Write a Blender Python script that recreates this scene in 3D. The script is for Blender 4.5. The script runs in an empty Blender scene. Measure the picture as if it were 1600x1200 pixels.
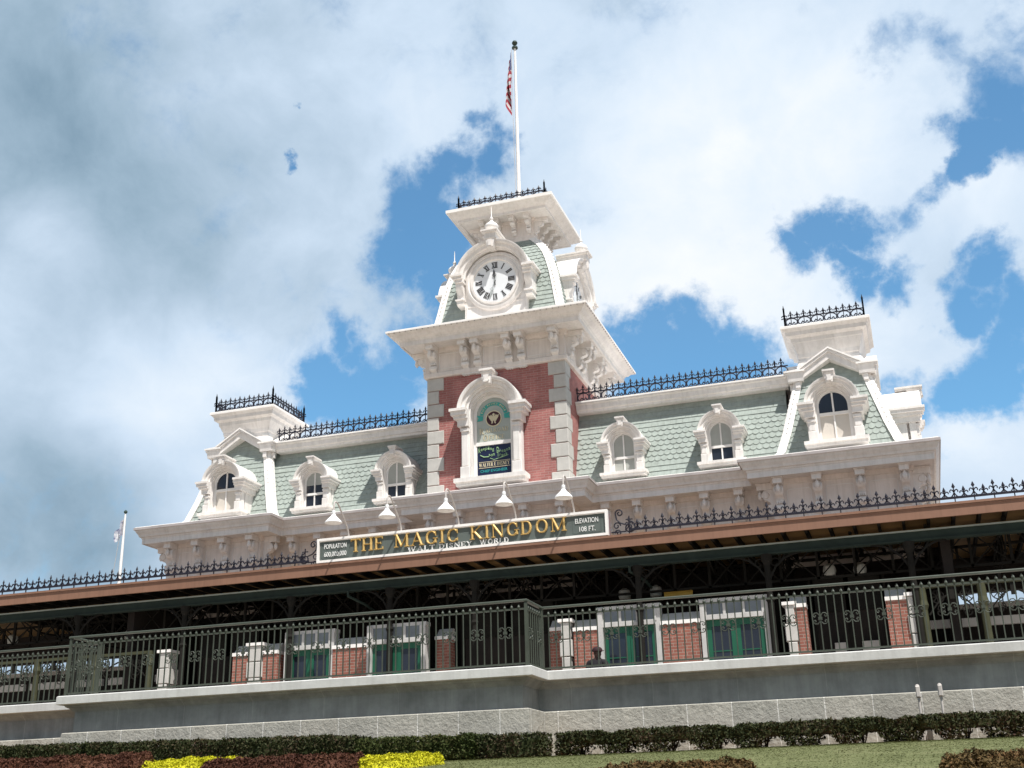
import bpy, bmesh, math, random
from mathutils import Vector, Matrix
import numpy as np
R = math.radians
random.seed(7)
SC = bpy.context.scene
COL = SC.collection

# ------------------------------------------------------------------ camera
F_PX, YAW, PIT, ROL = 1844.3, R(-18.24), R(20.35), R(-1.427)
cy, sy, cp, sp, cr, sr = math.cos(YAW), math.sin(YAW), math.cos(PIT), math.sin(PIT), math.cos(ROL), math.sin(ROL)
FWD = Vector((sy*cp, cy*cp, sp)); RT = Vector((cy, -sy, 0)); UP = RT.cross(FWD)
RT, UP = cr*RT + sr*UP, -sr*RT + cr*UP
cam = bpy.data.cameras.new('camera'); camo = bpy.data.objects.new('camera', cam); COL.objects.link(camo)
cam.sensor_width = 36; cam.lens = F_PX/1600*36; cam.clip_start = .1; cam.clip_end = 3000
m = Matrix.Identity(4)
for i in range(3):
    m[i][0] = RT[i]; m[i][1] = UP[i]; m[i][2] = -FWD[i]
camo.matrix_world = m
SC.camera = camo
SC.render.resolution_x = 1024; SC.render.resolution_y = 768
def at(x, y, Y):                       # photo pixel (1600x1200) measured on the plane at depth Y
    d = FWD + RT*((x-800)/F_PX) - UP*((y-600)/F_PX)
    return d*(Y/d.y)
def dirv(x, y):
    d = FWD + RT*((x-800)/F_PX) - UP*((y-600)/F_PX)
    return d.normalized()

SC.view_settings.view_transform = 'Standard'; SC.view_settings.look = 'None'
SC.view_settings.exposure = 0.46; SC.view_settings.gamma = 1

# ------------------------------------------------------------------ sun + sky
LD = Vector((-.36, .37, -1)).normalized()
sun = bpy.data.lights.new('sun', 'SUN'); sun.energy = 4.8; sun.angle = R(.5); sun.color = (1, .965, .91)
suno = bpy.data.objects.new('sun', sun); COL.objects.link(suno)
suno.rotation_euler = LD.to_track_quat('-Z', 'Y').to_euler(); suno.location = (20, -20, 60)

def ramp(nt, fac, stops, interp='LINEAR'):
    n = nt.nodes.new('ShaderNodeValToRGB'); n.color_ramp.interpolation = interp
    e = n.color_ramp.elements
    while len(e) > 1: e.remove(e[-1])
    e[0].position = stops[0][0]; e[0].color = (*stops[0][1], 1)
    for p, c in stops[1:]:
        q = e.new(p); q.color = (*c, 1)
    nt.links.new(fac, n.inputs[0]); return n.outputs[0]
def math_n(nt, op, a, b=None, c=None, clamp=False):
    n = nt.nodes.new('ShaderNodeMath'); n.operation = op; n.use_clamp = clamp
    for i, v in enumerate((a, b, c)):
        if v is None: continue
        if isinstance(v, (int, float)): n.inputs[i].default_value = v
        else: nt.links.new(v, n.inputs[i])
    return n.outputs[0]
def noise_n(nt, vec, scale, detail=6, rough=.55, dist=0):
    n = nt.nodes.new('ShaderNodeTexNoise'); n.inputs['Scale'].default_value = scale
    n.inputs['Detail'].default_value = detail; n.inputs['Roughness'].default_value = rough
    n.inputs['Distortion'].default_value = dist
    nt.links.new(vec, n.inputs['Vector']); return n.outputs['Fac'], n.outputs['Color']

SUN_EL = math.asin(-LD.z); SUN_AZ = math.atan2(-LD.x, -LD.y)
w = bpy.data.worlds.new('World'); SC.world = w; w.use_nodes = True
w.cycles.sampling_method = 'MANUAL'; w.cycles.sample_map_resolution = 512
nt = w.node_tree; nt.nodes.clear()
out = nt.nodes.new('ShaderNodeOutputWorld')
sky = nt.nodes.new('ShaderNodeTexSky'); sky.sky_type = 'NISHITA'; sky.sun_disc = False
sky.sun_elevation = SUN_EL; sky.sun_rotation = SUN_AZ; sky.dust_density = .6; sky.ozone_density = 1.6
hs = nt.nodes.new('ShaderNodeMix'); hs.data_type = 'RGBA'; hs.blend_type = 'MULTIPLY'; hs.inputs[0].default_value = 1
nt.links.new(sky.outputs[0], hs.inputs[6]); hs.inputs[7].default_value = (.60, .98, 1.06, 1)
bg1 = nt.nodes.new('ShaderNodeBackground'); bg1.inputs[1].default_value = .126
nt.links.new(hs.outputs[2], bg1.inputs[0])
tc = nt.nodes.new('ShaderNodeTexCoord'); D0 = tc.outputs['Generated']
def warp(amp, scale, det, rough):
    _, ncol = noise_n(nt, D0, scale, det, rough)
    v = nt.nodes.new('ShaderNodeVectorMath'); v.operation = 'MULTIPLY_ADD'
    nt.links.new(ncol, v.inputs[0]); v.inputs[1].default_value = (amp,)*3
    a = nt.nodes.new('ShaderNodeVectorMath'); a.operation = 'SUBTRACT'
    nt.links.new(D0, a.inputs[0]); a.inputs[1].default_value = (amp/2,)*3
    nt.links.new(a.outputs[0], v.inputs[2]); return v.outputs[0]
DW = warp(.13, 9, 9, .62); DS = warp(.10, 4, 5, .5)
def blobs(lst, vec, k=1.6, op='MAXIMUM'):
    acc = None
    for (px, py, r, amt) in lst:
        c = dirv(px, py)
        n = nt.nodes.new('ShaderNodeVectorMath'); n.operation = 'DISTANCE'
        nt.links.new(vec, n.inputs[0]); n.inputs[1].default_value = c
        mr = nt.nodes.new('ShaderNodeMapRange'); mr.interpolation_type = 'SMOOTHSTEP'
        nt.links.new(n.outputs['Value'], mr.inputs['Value'])
        rr = r/F_PX*.92
        mr.inputs['From Min'].default_value = 0; mr.inputs['From Max'].default_value = rr*k
        mr.inputs['To Min'].default_value = amt; mr.inputs['To Max'].default_value = 0
        acc = mr.outputs[0] if acc is None else math_n(nt, op, acc, mr.outputs[0])
    return acc
gaps = blobs([(740,200,40,.7),(765,255,50,.8),(705,290,70,.95),(668,335,85,1.1),(655,400,75,1.1),(700,370,80,1.1),(640,300,45,.6),(720,440,70,1),
  (515,520,38,.6),(545,545,45,.7),(500,595,60,1.),(560,610,80,1.05),(620,580,70,.9),(660,540,60,.8),(600,640,60,1),(460,625,40,.8),
  (1385,95,50,.45),(1460,110,60,.5),(1530,150,85,.85),(1590,190,95,1),(1505,215,75,1.1),(1550,110,65,.6),(1590,50,60,.5),(1480,270,52,1.1),(1515,262,52,1.15),(1440,300,42,.7),
  (1400,338,50,.7),(1340,352,55,.85),(1290,365,60,.95),(1240,392,50,.85),(1330,410,50,.9),(1385,435,45,.7),(1265,340,45,.6),
  (1090,570,75,.95),(1010,560,75,.95),(1160,570,65,.9),(1230,600,45,.7),(960,530,45,.6),(1290,465,22,.45),(1050,600,70,1),
  (1540,440,60,.9),(1500,475,50,.8),(1585,485,50,.8),(1450,490,34,.6),(1575,590,75,1.05),(1525,615,60,.9),(1450,645,45,.7),(1410,600,42,.6),(1600,530,60,.8),
  (1475,730,34,.55),(495,160,17,1.),(455,244,17,.7)], DW, 1.5)
white = blobs([(1130,215,90,.7),(1010,270,100,.8),(1300,200,140,.8),(1200,330,110,.6),(1000,390,130,.7),(1400,150,70,.8),(1460,175,40,.8),(1420,230,60,.6),
  (1565,310,66,1.1),(1460,335,30,.5),(1595,245,30,.9),(1490,390,50,.6),(1522,235,24,1),(1310,520,90,.7),(1400,520,60,.5),(1530,680,50,1),(1580,730,70,1),(1480,560,40,.4),(560,640,0.1,.1)], DW, 1.4)
n2, _ = noise_n(nt, D0, 5.0, 9, .60, .4)
n3, _ = noise_n(nt, D0, 20, 9, .65, .3)
sep = nt.nodes.new('ShaderNodeSeparateXYZ'); nt.links.new(D0, sep.inputs[0])
back = nt.nodes.new('ShaderNodeMapRange'); back.interpolation_type = 'SMOOTHSTEP'; nt.links.new(sep.outputs[1], back.inputs['Value'])
back.inputs['From Min'].default_value = .15; back.inputs['From Max'].default_value = -.35; back.inputs['To Min'].default_value = 0; back.inputs['To Max'].default_value = 1.0
dens = math_n(nt, 'ADD', math_n(nt, 'MULTIPLY_ADD', n2, 1.1, -.55), math_n(nt, 'MULTIPLY_ADD', n3, 1.1, -.55))
dens = math_n(nt, 'ADD', dens, .87)
dens = math_n(nt, 'SUBTRACT', dens, math_n(nt, 'MULTIPLY', gaps, 1.2))
dens = math_n(nt, 'ADD', dens, math_n(nt, 'MULTIPLY', white, .28))
dens = math_n(nt, 'SUBTRACT', dens, math_n(nt, 'MULTIPLY', back.outputs[0], .22))
mr = nt.nodes.new('ShaderNodeMapRange'); mr.interpolation_type = 'SMOOTHSTEP'
nt.links.new(dens, mr.inputs['Value']); mr.inputs['From Min'].default_value = .12; mr.inputs['From Max'].default_value = .84
cover = mr.outputs[0]
# brightness of the cloud body: thick grey bases at the left, sunlit heads at the right
dark = blobs([(120,150,260,.8),(300,230,240,.5),(40,380,240,.45),(250,400,200,.35),(30,830,190,.7),(130,880,180,.75),(100,780,120,.3),(420,480,120,.3),(200,600,130,.3),(10,60,220,.45),(560,330,160,.15),(60,690,110,.2)], DS, 1.7, 'ADD')
lite = blobs([(100,380,80,.7),(330,130,100,.4),(455,370,120,.5),(280,560,130,.6),(200,660,80,.4),(390,560,120,.45),(40,540,130,.35),(300,740,130,.3),(1200,330,260,.8),(1000,480,210,.75),(950,60,240,.12),(1300,80,280,.2),(1560,300,100,.6),(1330,560,170,.45),(1560,700,120,.7)], DS, 1.6, 'ADD')
heads = blobs([(1130,215,60,.5),(1300,180,110,.5),(1440,160,55,.6),(1020,290,90,.45),(1500,290,60,.5),(1580,230,40,.6),(1500,690,60,.6),(870,400,50,.3)], DW, 1.3)
n4, _ = noise_n(nt, DS, 8, 10, .60, .2)
br = math_n(nt, 'ADD', math_n(nt, 'MULTIPLY_ADD', n4, .70, .205), math_n(nt, 'MULTIPLY', lite, .36))
br = math_n(nt, 'ADD', br, math_n(nt, 'MULTIPLY', heads, .22))
br = math_n(nt, 'SUBTRACT', br, math_n(nt, 'MULTIPLY', dark, .23))
ccol = ramp(nt, br, [(.0, (.17,.28,.38)), (.25, (.34,.47,.59)), (.45, (.49,.62,.76)), (.62, (.63,.76,.91)), (.80, (.77,.87,.98)), (1., (.92,.96,1.))])
cm = nt.nodes.new('ShaderNodeMix'); cm.data_type = 'RGBA'; nt.links.new(math_n(nt, 'MULTIPLY', back.outputs[0], .85), cm.inputs[0])
nt.links.new(ccol, cm.inputs[6]); cm.inputs[7].default_value = (.235, .258, .29, 1)
bg2 = nt.nodes.new('ShaderNodeBackground'); nt.links.new(cm.outputs[2], bg2.inputs[0]); bg2.inputs[1].default_value = .746
mx = nt.nodes.new('ShaderNodeMixShader')
cv = math_n(nt, 'MULTIPLY_ADD', cover, .97, .03)
nt.links.new(cv, mx.inputs[0]); nt.links.new(bg1.outputs[0], mx.inputs[1]); nt.links.new(bg2.outputs[0], mx.inputs[2])
nt.links.new(mx.outputs[0], out.inputs[0])

# ------------------------------------------------------------------ materials
MATS = {}
def mat(name, col, rough=.6, var=.12, vscale=3., bump=0., bscale=30., metal=0., col2=None, spec=.4, streak=0.):
    mt = bpy.data.materials.new(name); mt.use_nodes = True; nt = mt.node_tree
    b = nt.nodes['Principled BSDF']; b.inputs['Roughness'].default_value = rough; b.inputs['Metallic'].default_value = metal
    b.inputs['Specular IOR Level'].default_value = spec
    g = nt.nodes.new('ShaderNodeNewGeometry'); P = g.outputs['Position']
    f, _ = noise_n(nt, P, vscale, 6, .6)
    c2 = col2 or tuple(max(0, c*(1-var*2)) for c in col)
    c1 = tuple(min(1, c*(1+var*.5)) for c in col) if not col2 else col
    o = ramp(nt, f, [(.3, c2), (.62, c1)])
    if streak:
        mp = nt.nodes.new('ShaderNodeMapping'); mp.inputs['Scale'].default_value = (7, 7, .5); nt.links.new(P, mp.inputs[0])
        f2, _ = noise_n(nt, mp.outputs[0], 1.6, 6, .65)
        mm = nt.nodes.new('ShaderNodeMix'); mm.data_type = 'RGBA'; mm.blend_type = 'MULTIPLY'; mm.inputs[0].default_value = 1
        s = ramp(nt, f2, [(.3, (1-streak, 1-streak*1.05, 1-streak*1.15)), (.55, (1, 1, 1))])
        nt.links.new(o, mm.inputs[6]); nt.links.new(s, mm.inputs[7]); o = mm.outputs[2]
    nt.links.new(o, b.inputs['Base Color'])
    if bump:
        f3, _ = noise_n(nt, P, bscale, 8, .65)
        bp = nt.nodes.new('ShaderNodeBump'); bp.inputs['Strength'].default_value = 1; bp.inputs['Distance'].default_value = bump
        nt.links.new(f3, bp.inputs['Height']); nt.links.new(bp.outputs[0], b.inputs['Normal'])
    MATS[name] = mt; return mt
def brickmat(name, c1, c2, mortar, bw, bh, ms, rough=.85, bump=.004, offset=.5, nbump=0, nscale=10, dirt=.25):
    mt = bpy.data.materials.new(name); mt.use_nodes = True; nt = mt.node_tree
    b = nt.nodes['Principled BSDF']; b.inputs['Roughness'].default_value = rough; b.inputs['Specular IOR Level'].default_value = .25
    uv = nt.nodes.new('ShaderNodeTexCoord').outputs['UV']
    t = nt.nodes.new('ShaderNodeTexBrick'); nt.links.new(uv, t.inputs['Vector'])
    t.inputs['Scale'].default_value = 1; t.inputs['Brick Width'].default_value = bw; t.inputs['Row Height'].default_value = bh
    t.inputs['Mortar Size'].default_value = ms; t.inputs['Mortar Smooth'].default_value = .2; t.offset = offset; t.inputs['Bias'].default_value = -.1
    t.inputs['Color1'].default_value = (*c1, 1); t.inputs['Color2'].default_value = (*c2, 1); t.inputs['Mortar'].default_value = (*mortar, 1)
    g = nt.nodes.new('ShaderNodeNewGeometry')
    f, _ = noise_n(nt, g.outputs['Position'], 1.7, 8, .65)
    s = ramp(nt, f, [(.3, (1-dirt,)*3), (.62, (1.06,)*3)])
    mm = nt.nodes.new('ShaderNodeMix'); mm.data_type = 'RGBA'; mm.blend_type = 'MULTIPLY'; mm.inputs[0].default_value = 1
    mp = nt.nodes.new('ShaderNodeMapping'); mp.inputs['Scale'].default_value = (5, 5, .35); nt.links.new(g.outputs['Position'], mp.inputs[0])
    fs_, _ = noise_n(nt, mp.outputs[0], 1.3, 7, .68)
    s2 = ramp(nt, fs_, [(.30, (1-dirt*.6,)*3), (.58, (1.,)*3)])
    m4 = nt.nodes.new('ShaderNodeMix'); m4.data_type = 'RGBA'; m4.blend_type = 'MULTIPLY'; m4.inputs[0].default_value = 1
    nt.links.new(s, m4.inputs[6]); nt.links.new(s2, m4.inputs[7]); s = m4.outputs[2]
    nt.links.new(t.outputs['Color'], mm.inputs[6]); nt.links.new(s, mm.inputs[7]); nt.links.new(mm.outputs[2], b.inputs['Base Color'])
    h = math_n(nt, 'MULTIPLY', t.outputs['Fac'], -1)
    if nbump:
        f3, _ = noise_n(nt, g.outputs['Position'], nscale, 9, .68, .0)
        h = math_n(nt, 'ADD', h, math_n(nt, 'MULTIPLY', f3, nbump))
    bp = nt.nodes.new('ShaderNodeBump'); bp.inputs['Strength'].default_value = 1; bp.inputs['Distance'].default_value = bump
    nt.links.new(h, bp.inputs['Height']); nt.links.new(bp.outputs[0], b.inputs['Normal'])
    MATS[name] = mt; return mt
def leafmat(name, c1, c2, c3, scale=30):
    mt = bpy.data.materials.new(name); mt.use_nodes = True; nt = mt.node_tree
    b = nt.nodes['Principled BSDF']; b.inputs['Roughness'].default_value = .7; b.inputs['Specular IOR Level'].default_value = .12
    g = nt.nodes.new('ShaderNodeNewGeometry')
    f, _ = noise_n(nt, g.outputs['Position'], scale, 3, .7)
    f2, _ = noise_n(nt, g.outputs['Position'], 2.2, 4, .6)
    f = math_n(nt, 'ADD', math_n(nt, 'MULTIPLY', f, .65), math_n(nt, 'MULTIPLY', f2, .35))
    nt.links.new(ramp(nt, f, [(.34, c1), (.5, c2), (.66, c3)]), b.inputs['Base Color'])
    MATS[name] = mt; return mt

trim = mat('white_trim_paint', (.785,.75,.72), .55, .06, 2.2, streak=.14)
trim2 = mat('pale_cream_paint', (.76,.695,.645), .6, .06, 2.0, streak=.15)
capm = mat('white_flashing_paint', (.84,.81,.78), .5, .05, 3)
lipm = mat('grey_gutter_lip', (.42,.38,.37), .5, .1, 3)
green = mat('sage_shingle_paint', (.315,.358,.330), .75, .07, 6.5, bump=.002, bscale=60, streak=.14)
quoinm = mat('grey_quoin_stone', (.50,.485,.455), .8, .05, 5, bump=.002, bscale=50, streak=.06)
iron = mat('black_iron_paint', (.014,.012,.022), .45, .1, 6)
railm = mat('olive_green_iron', (.058,.068,.052), .5, .1, 5)
olive = mat('olive_post_paint', (.05,.052,.024), .6, .12, 5)
brown = mat('brown_fascia_paint', (.235,.125,.082), .6, .06, 1.2, streak=.14)
tan = mat('tan_ceiling_boards', (.20,.12,.045), .8, .12, 1.5)
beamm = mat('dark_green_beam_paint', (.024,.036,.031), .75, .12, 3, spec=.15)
beamlip = mat('beam_lip_highlight', (.30,.34,.31), .5, .1, 3)  # pale tone paints a bright line along the shaded beam top
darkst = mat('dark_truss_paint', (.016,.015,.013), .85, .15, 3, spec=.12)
dgreen = mat('green_door_paint', (.012,.095,.052), .4, .08, 4)
glass = mat('dark_window_glass', (.022,.026,.038), .08, .1, 2, spec=.5)
blind = mat('grey_window_blind', (.40,.41,.38), .7, .04, 3)
board = mat('cream_window_board', (.63,.58,.52), .7, .04, 3)
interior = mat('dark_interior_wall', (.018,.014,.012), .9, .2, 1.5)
white = mat('lamp_white_enamel', (.83,.83,.83), .3, .03, 5)
poleg = mat('lamp_grey_pipe', (.50,.46,.43), .5, .08, 5)
signg = mat('sign_green_panel', (.105,.125,.115), .55, .06, 3, streak=.06)
gold = mat('gold_letter_leaf', (.62,.42,.15), .5, .14, 18, metal=.2, spec=.4)
goldr = mat('red_brown_letter_side', (.40,.10,.035), .5, .1, 10)
smallw = mat('white_letter_paint', (.80,.80,.78), .6, .03, 8)
concrete = mat('cap_concrete', (.56,.555,.54), .8, .07, 2.5, bump=.003, bscale=25, streak=.10)
clockw = mat('clock_dial_white', (.76,.78,.80), .4, .02, 3)
clockb = mat('clock_numeral_black', (.03,.028,.03), .5, .05, 6)
clockg = mat('clock_hand_grey', (.42,.45,.45), .5, .05, 6)
poleW = mat('flagpole_white_paint', (.82,.81,.80), .35, .04, 3)
patina = mat('green_black_finial', (.03,.055,.045), .4, .2, 8)
brick = brickmat('tower_red_brick', (.41,.165,.150), (.325,.122,.112), (.42,.27,.245), .215, .068, .0075)
brick2 = brickmat('ground_red_brick', (.33,.13,.095), (.26,.10,.075), (.38,.28,.235), .20, .069, .0075)
stone = brickmat('rough_stone_blocks', (.43,.41,.36), (.375,.365,.325), (.68,.66,.61), .70, 2.1, .011, bump=.012, offset=0, nbump=2.2, nscale=14, dirt=.22)
smooth = brickmat('smooth_stone_panels', (.34,.345,.335), (.31,.315,.31), (.40,.40,.39), 1.35, 4., .009, bump=.003, offset=0, nbump=.4, nscale=14, dirt=.35)
glassT = mat('frosted_sign_glass', (.40,.43,.385), .25, .05, 2, spec=.7)
navy = mat('navy_sign_panel', (.012,.018,.055), .35, .06, 3)
teal = mat('teal_banner_paint', (.05,.36,.32), .5, .06, 6)
maroon = mat('maroon_disc_paint', (.055,.012,.02), .5, .06, 6)
cream = mat('cream_letter_paint', (.62,.55,.38), .5, .06, 10)
mint = mat('mint_letter_paint', (.33,.52,.27), .5, .12, 14)
tealL = mat('teal_letter_paint', (.03,.33,.33), .5, .06, 10)
roofmat = mat('brown_roof_deck', (.13,.095,.08), .85, .1, 1)

def place(o, p, parent, name):
    if parent is not None:
        o.parent = parent; o.location = p - WORLD[parent.name]
    else: o.location = p
    WORLD[o.name] = Vector(p)
WORLD = {}
class MB:
    def __init__(s): s.v = []; s.f = []; s.mi = []; s.M = None; s.cur = 0
    def add(s, vs, fs):
        n = len(s.v)
        if s.M is not None: vs = [s.M @ Vector(p) for p in vs]
        s.v += [tuple(p) for p in vs]; s.f += [tuple(i+n for i in f) for f in fs]; s.mi += [s.cur]*len(fs)
    def box(s, x0, x1, y0, y1, z0, z1):
        s.add([(x0,y0,z0),(x1,y0,z0),(x1,y1,z0),(x0,y1,z0),(x0,y0,z1),(x1,y0,z1),(x1,y1,z1),(x0,y1,z1)],
              [(0,3,2,1),(4,5,6,7),(0,1,5,4),(1,2,6,5),(2,3,7,6),(3,0,4,7)])
    def bbox(s, x0, x1, y0, y1, z0, z1, b=.01):   # box with chamfered front rim
        s.add([(x0,y0+b,z0),(x1,y0+b,z0),(x1,y1,z0),(x0,y1,z0),(x0,y0+b,z1),(x1,y0+b,z1),(x1,y1,z1),(x0,y1,z1),
               (x0+b,y0,z0+b),(x1-b,y0,z0+b),(x1-b,y0,z1-b),(x0+b,y0,z1-b)],
              [(0,3,2,1),(4,5,6,7),(1,2,6,5),(2,3,7,6),(3,0,4,7),(8,9,10,11),(0,1,9,8),(1,5,10,9),(5,4,11,10),(4,0,8,11)])
    def prism_xz(s, pts, y0, y1):
        n = len(pts)
        s.add([(x,y0,z) for x,z in pts]+[(x,y1,z) for x,z in pts],
              [tuple(range(n)), tuple(range(2*n-1, n-1, -1))]+[(i,(i+1)%n+0,(i+1)%n+n,i+n) for i in range(n)])
    def prism_yz(s, pts, x0, x1):
        n = len(pts)
        s.add([(x0,y,z) for y,z in pts]+[(x1,y,z) for y,z in pts],
              [tuple(range(n)), tuple(range(2*n-1, n-1, -1))]+[(i,(i+1)%n,(i+1)%n+n,i+n) for i in range(n)])
    def band_xz(s, outer, inner, y0, y1):         # strip between two polylines, given depth
        n = len(outer)
        vs = [(x,y0,z) for x,z in outer]+[(x,y0,z) for x,z in inner]+[(x,y1,z) for x,z in outer]+[(x,y1,z) for x,z in inner]
        fs = []
        for i in range(n-1):
            fs += [(i,i+1,n+i+1,n+i),(2*n+i,3*n+i,3*n+i+1,2*n+i+1),(i,2*n+i,2*n+i+1,i+1),(n+i,n+i+1,3*n+i+1,3*n+i)]
        fs += [(0,n,3*n,2*n),(n-1,2*n+n-1,3*n+n-1,n+n-1)]
        s.add(vs, fs)
    def sweep(s, path, prof, closed=False):       # profile (outward d, z) swept along an XY path, mitred
        n = len(path); P = [Vector(p) for p in path]; offs = []
        def nrm(a, b):
            d = (b-a).normalized(); return Vector((d.y, -d.x))
        for i in range(n):
            if closed or 0 < i < n-1:
                n1 = nrm(P[(i-1) % n], P[i]); n2 = nrm(P[i], P[(i+1) % n])
                offs.append((n1+n2)/(1+n1.dot(n2)))
            else: offs.append(nrm(P[0], P[1]) if i == 0 else nrm(P[-2], P[-1]))
        k = len(prof); vs = []
        for i in range(n):
            for d, z in prof: q = P[i]+offs[i]*d; vs.append((q.x, q.y, z))
        fs = []
        for i in range(n if closed else n-1):
            j = (i+1) % n
            for a in range(k-1): fs.append((i*k+a, j*k+a, j*k+a+1, i*k+a+1))
        if not closed and k > 2: fs += [tuple(range(k)), tuple(range((n-1)*k+k-1, (n-1)*k-1, -1))]
        s.add(vs, fs)
    def tube(s, pts, r, n=6, closed=False, taper=None):
        P = [Vector(p) for p in pts]; m = len(P); vs = []; prev = None
        for i in range(m):
            if closed: t = P[(i+1) % m]-P[i-1]
            else: t = P[min(i+1, m-1)]-P[max(i-1, 0)]
            t.normalize()
            if prev is None:
                u = t.cross(Vector((0,1,0)))
                if u.length < .1: u = t.cross(Vector((1,0,0)))
            else: u = prev - t*prev.dot(t)
            u.normalize(); prev = u; v = t.cross(u); rr = r if taper is None else r*taper[i]
            for j in range(n):
                a = 2*math.pi*(j+.5)/n; vs.append(P[i]+(u*math.cos(a)+v*math.sin(a))*rr)
        fs = []
        for i in range(m if closed else m-1):
            i2 = (i+1) % m
            for j in range(n): fs.append((i*n+j, i*n+(j+1) % n, i2*n+(j+1) % n, i2*n+j))
        if not closed: fs += [tuple(range(n)), tuple(range((m-1)*n+n-1, (m-1)*n-1, -1))]
        s.add(vs, fs)
    def lathe(s, prof, c, n=16):                  # (r, z) about a vertical axis
        vs = []; k = len(prof)
        for r, z in prof:
            for j in range(n):
                a = 2*math.pi*j/n; vs.append((c[0]+r*math.cos(a), c[1]+r*math.sin(a), c[2]+z))
        s.add(vs, [(i*n+j, i*n+(j+1) % n, (i+1)*n+(j+1) % n, (i+1)*n+j) for i in range(k-1) for j in range(n)]
              + [tuple(range(n))[::-1], tuple(range((k-1)*n, k*n))])
    def arcsweep(s, cx, cz, prof, a0, a1, n=28, z0=None):   # profile (radius, y) swept round an arc in xz
        vs = []; k = len(prof)
        for i in range(n+1):
            a = a0+(a1-a0)*i/n
            for r, y in prof: vs.append((cx+r*math.cos(a), y, cz+r*math.sin(a)))
        fs = [(i*k+a, i*k+(a+1) % k, (i+1)*k+(a+1) % k, (i+1)*k+a) for i in range(n) for a in range(k)]
        if abs(abs(a1-a0)-2*math.pi) > 1e-3: fs += [tuple(range(k)), tuple(range(n*k+k-1, n*k-1, -1))]
        s.add(vs, fs)
    def build(s, name, mats, parent=None, smooth=False, at=None, center=True, fix=True):
        me = bpy.data.meshes.new(name)
        me.from_pydata(s.v, [], s.f); me.update()
        if not isinstance(mats, (list, tuple)): mats = [mats]
        for q in mats: me.materials.append(q)
        me.polygons.foreach_set('material_index', s.mi)
        if fix:
            b = bmesh.new(); b.from_mesh(me); bmesh.ops.recalc_face_normals(b, faces=b.faces); b.to_mesh(me); b.free()
        uvl = me.uv_layers.new(name='UVMap')
        nl = len(me.loops); co = np.empty(len(me.vertices)*3); me.vertices.foreach_get('co', co); co = co.reshape(-1, 3)
        vi = np.empty(nl, int); me.loops.foreach_get('vertex_index', vi)
        no = np.empty(len(me.polygons)*3); me.polygons.foreach_get('normal', no); no = np.abs(no.reshape(-1, 3))
        lt = np.empty(len(me.polygons), int); me.polygons.foreach_get('loop_total', lt)
        pn = np.repeat(no, lt, axis=0); c = co[vi]; uv = np.stack([c[:, 0], c[:, 2]], 1)
        sx = (pn[:, 0] > pn[:, 1]) & (pn[:, 0] > pn[:, 2]); uv[sx, 0] = c[sx, 1]
        sz = (pn[:, 2] >= pn[:, 0]) & (pn[:, 2] > pn[:, 1]); uv[sz, 1] = c[sz, 1]
        uvl.data.foreach_set('uv', uv.ravel())
        if smooth:
            me.polygons.foreach_set('use_smooth', [True]*len(me.polygons))
            try: me.set_sharp_from_angle(angle=R(38))
            except Exception: pass
        o = bpy.data.objects.new(name, me); COL.objects.link(o)
        if at is not None: place(o, Vector(at), parent, name)
        else:
            ctr = Vector(((co[:,0].min()+co[:,0].max())/2, (co[:,1].min()+co[:,1].max())/2, co[:,2].min())) if center else Vector((0,0,0))
            me.transform(Matrix.Translation(-ctr)); place(o, ctr, parent, name)
        return o
def thing(name, label, cat, loc=(0,0,0), group=None, kind=None):
    o = bpy.data.objects.new(name, None); COL.objects.link(o); o.location = loc; WORLD[o.name] = Vector(loc)
    o.empty_display_size = .3
    o['label'] = label; o['category'] = cat
    if group: o['group'] = group
    return o
def tag(o, label=None, cat=None, group=None, kind=None):
    if label: o['label'] = label
    if cat: o['category'] = cat
    if group: o['group'] = group
    if kind: o['kind'] = kind
    return o
def inst(src, parent, pos, rz=0, scale=None, children=True):
    c = src.copy(); COL.objects.link(c); c.parent = parent
    c.location = Vector(pos)-WORLD[parent.name]; WORLD[c.name] = Vector(pos); c.rotation_euler = (0, 0, rz)
    if scale: c.scale = scale
    if children:
        for ch in list(src.children):
            d = ch.copy(); COL.objects.link(d); d.parent = c
    return c

# ------------------------------------------------------------------ lettering
def sans(txt, h, xs=1., depth=.006, cell=None):
    cu = bpy.data.curves.new('t', 'FONT'); cu.body = txt; cu.size = h/.729; cu.extrude = depth/2; cu.align_x = 'CENTER'; cu.resolution_u = 3
    ob = bpy.data.objects.new('t', cu); COL.objects.link(ob)
    me = ob.to_mesh(); vs = [v.co.copy() for v in me.vertices]; fs = [tuple(p.vertices) for p in me.polygons]
    ob.to_mesh_clear(); COL.objects.unlink(ob); bpy.data.objects.remove(ob); bpy.data.curves.remove(cu)
    return [(v.x*xs, -v.z, v.y) for v in vs], fs
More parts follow.
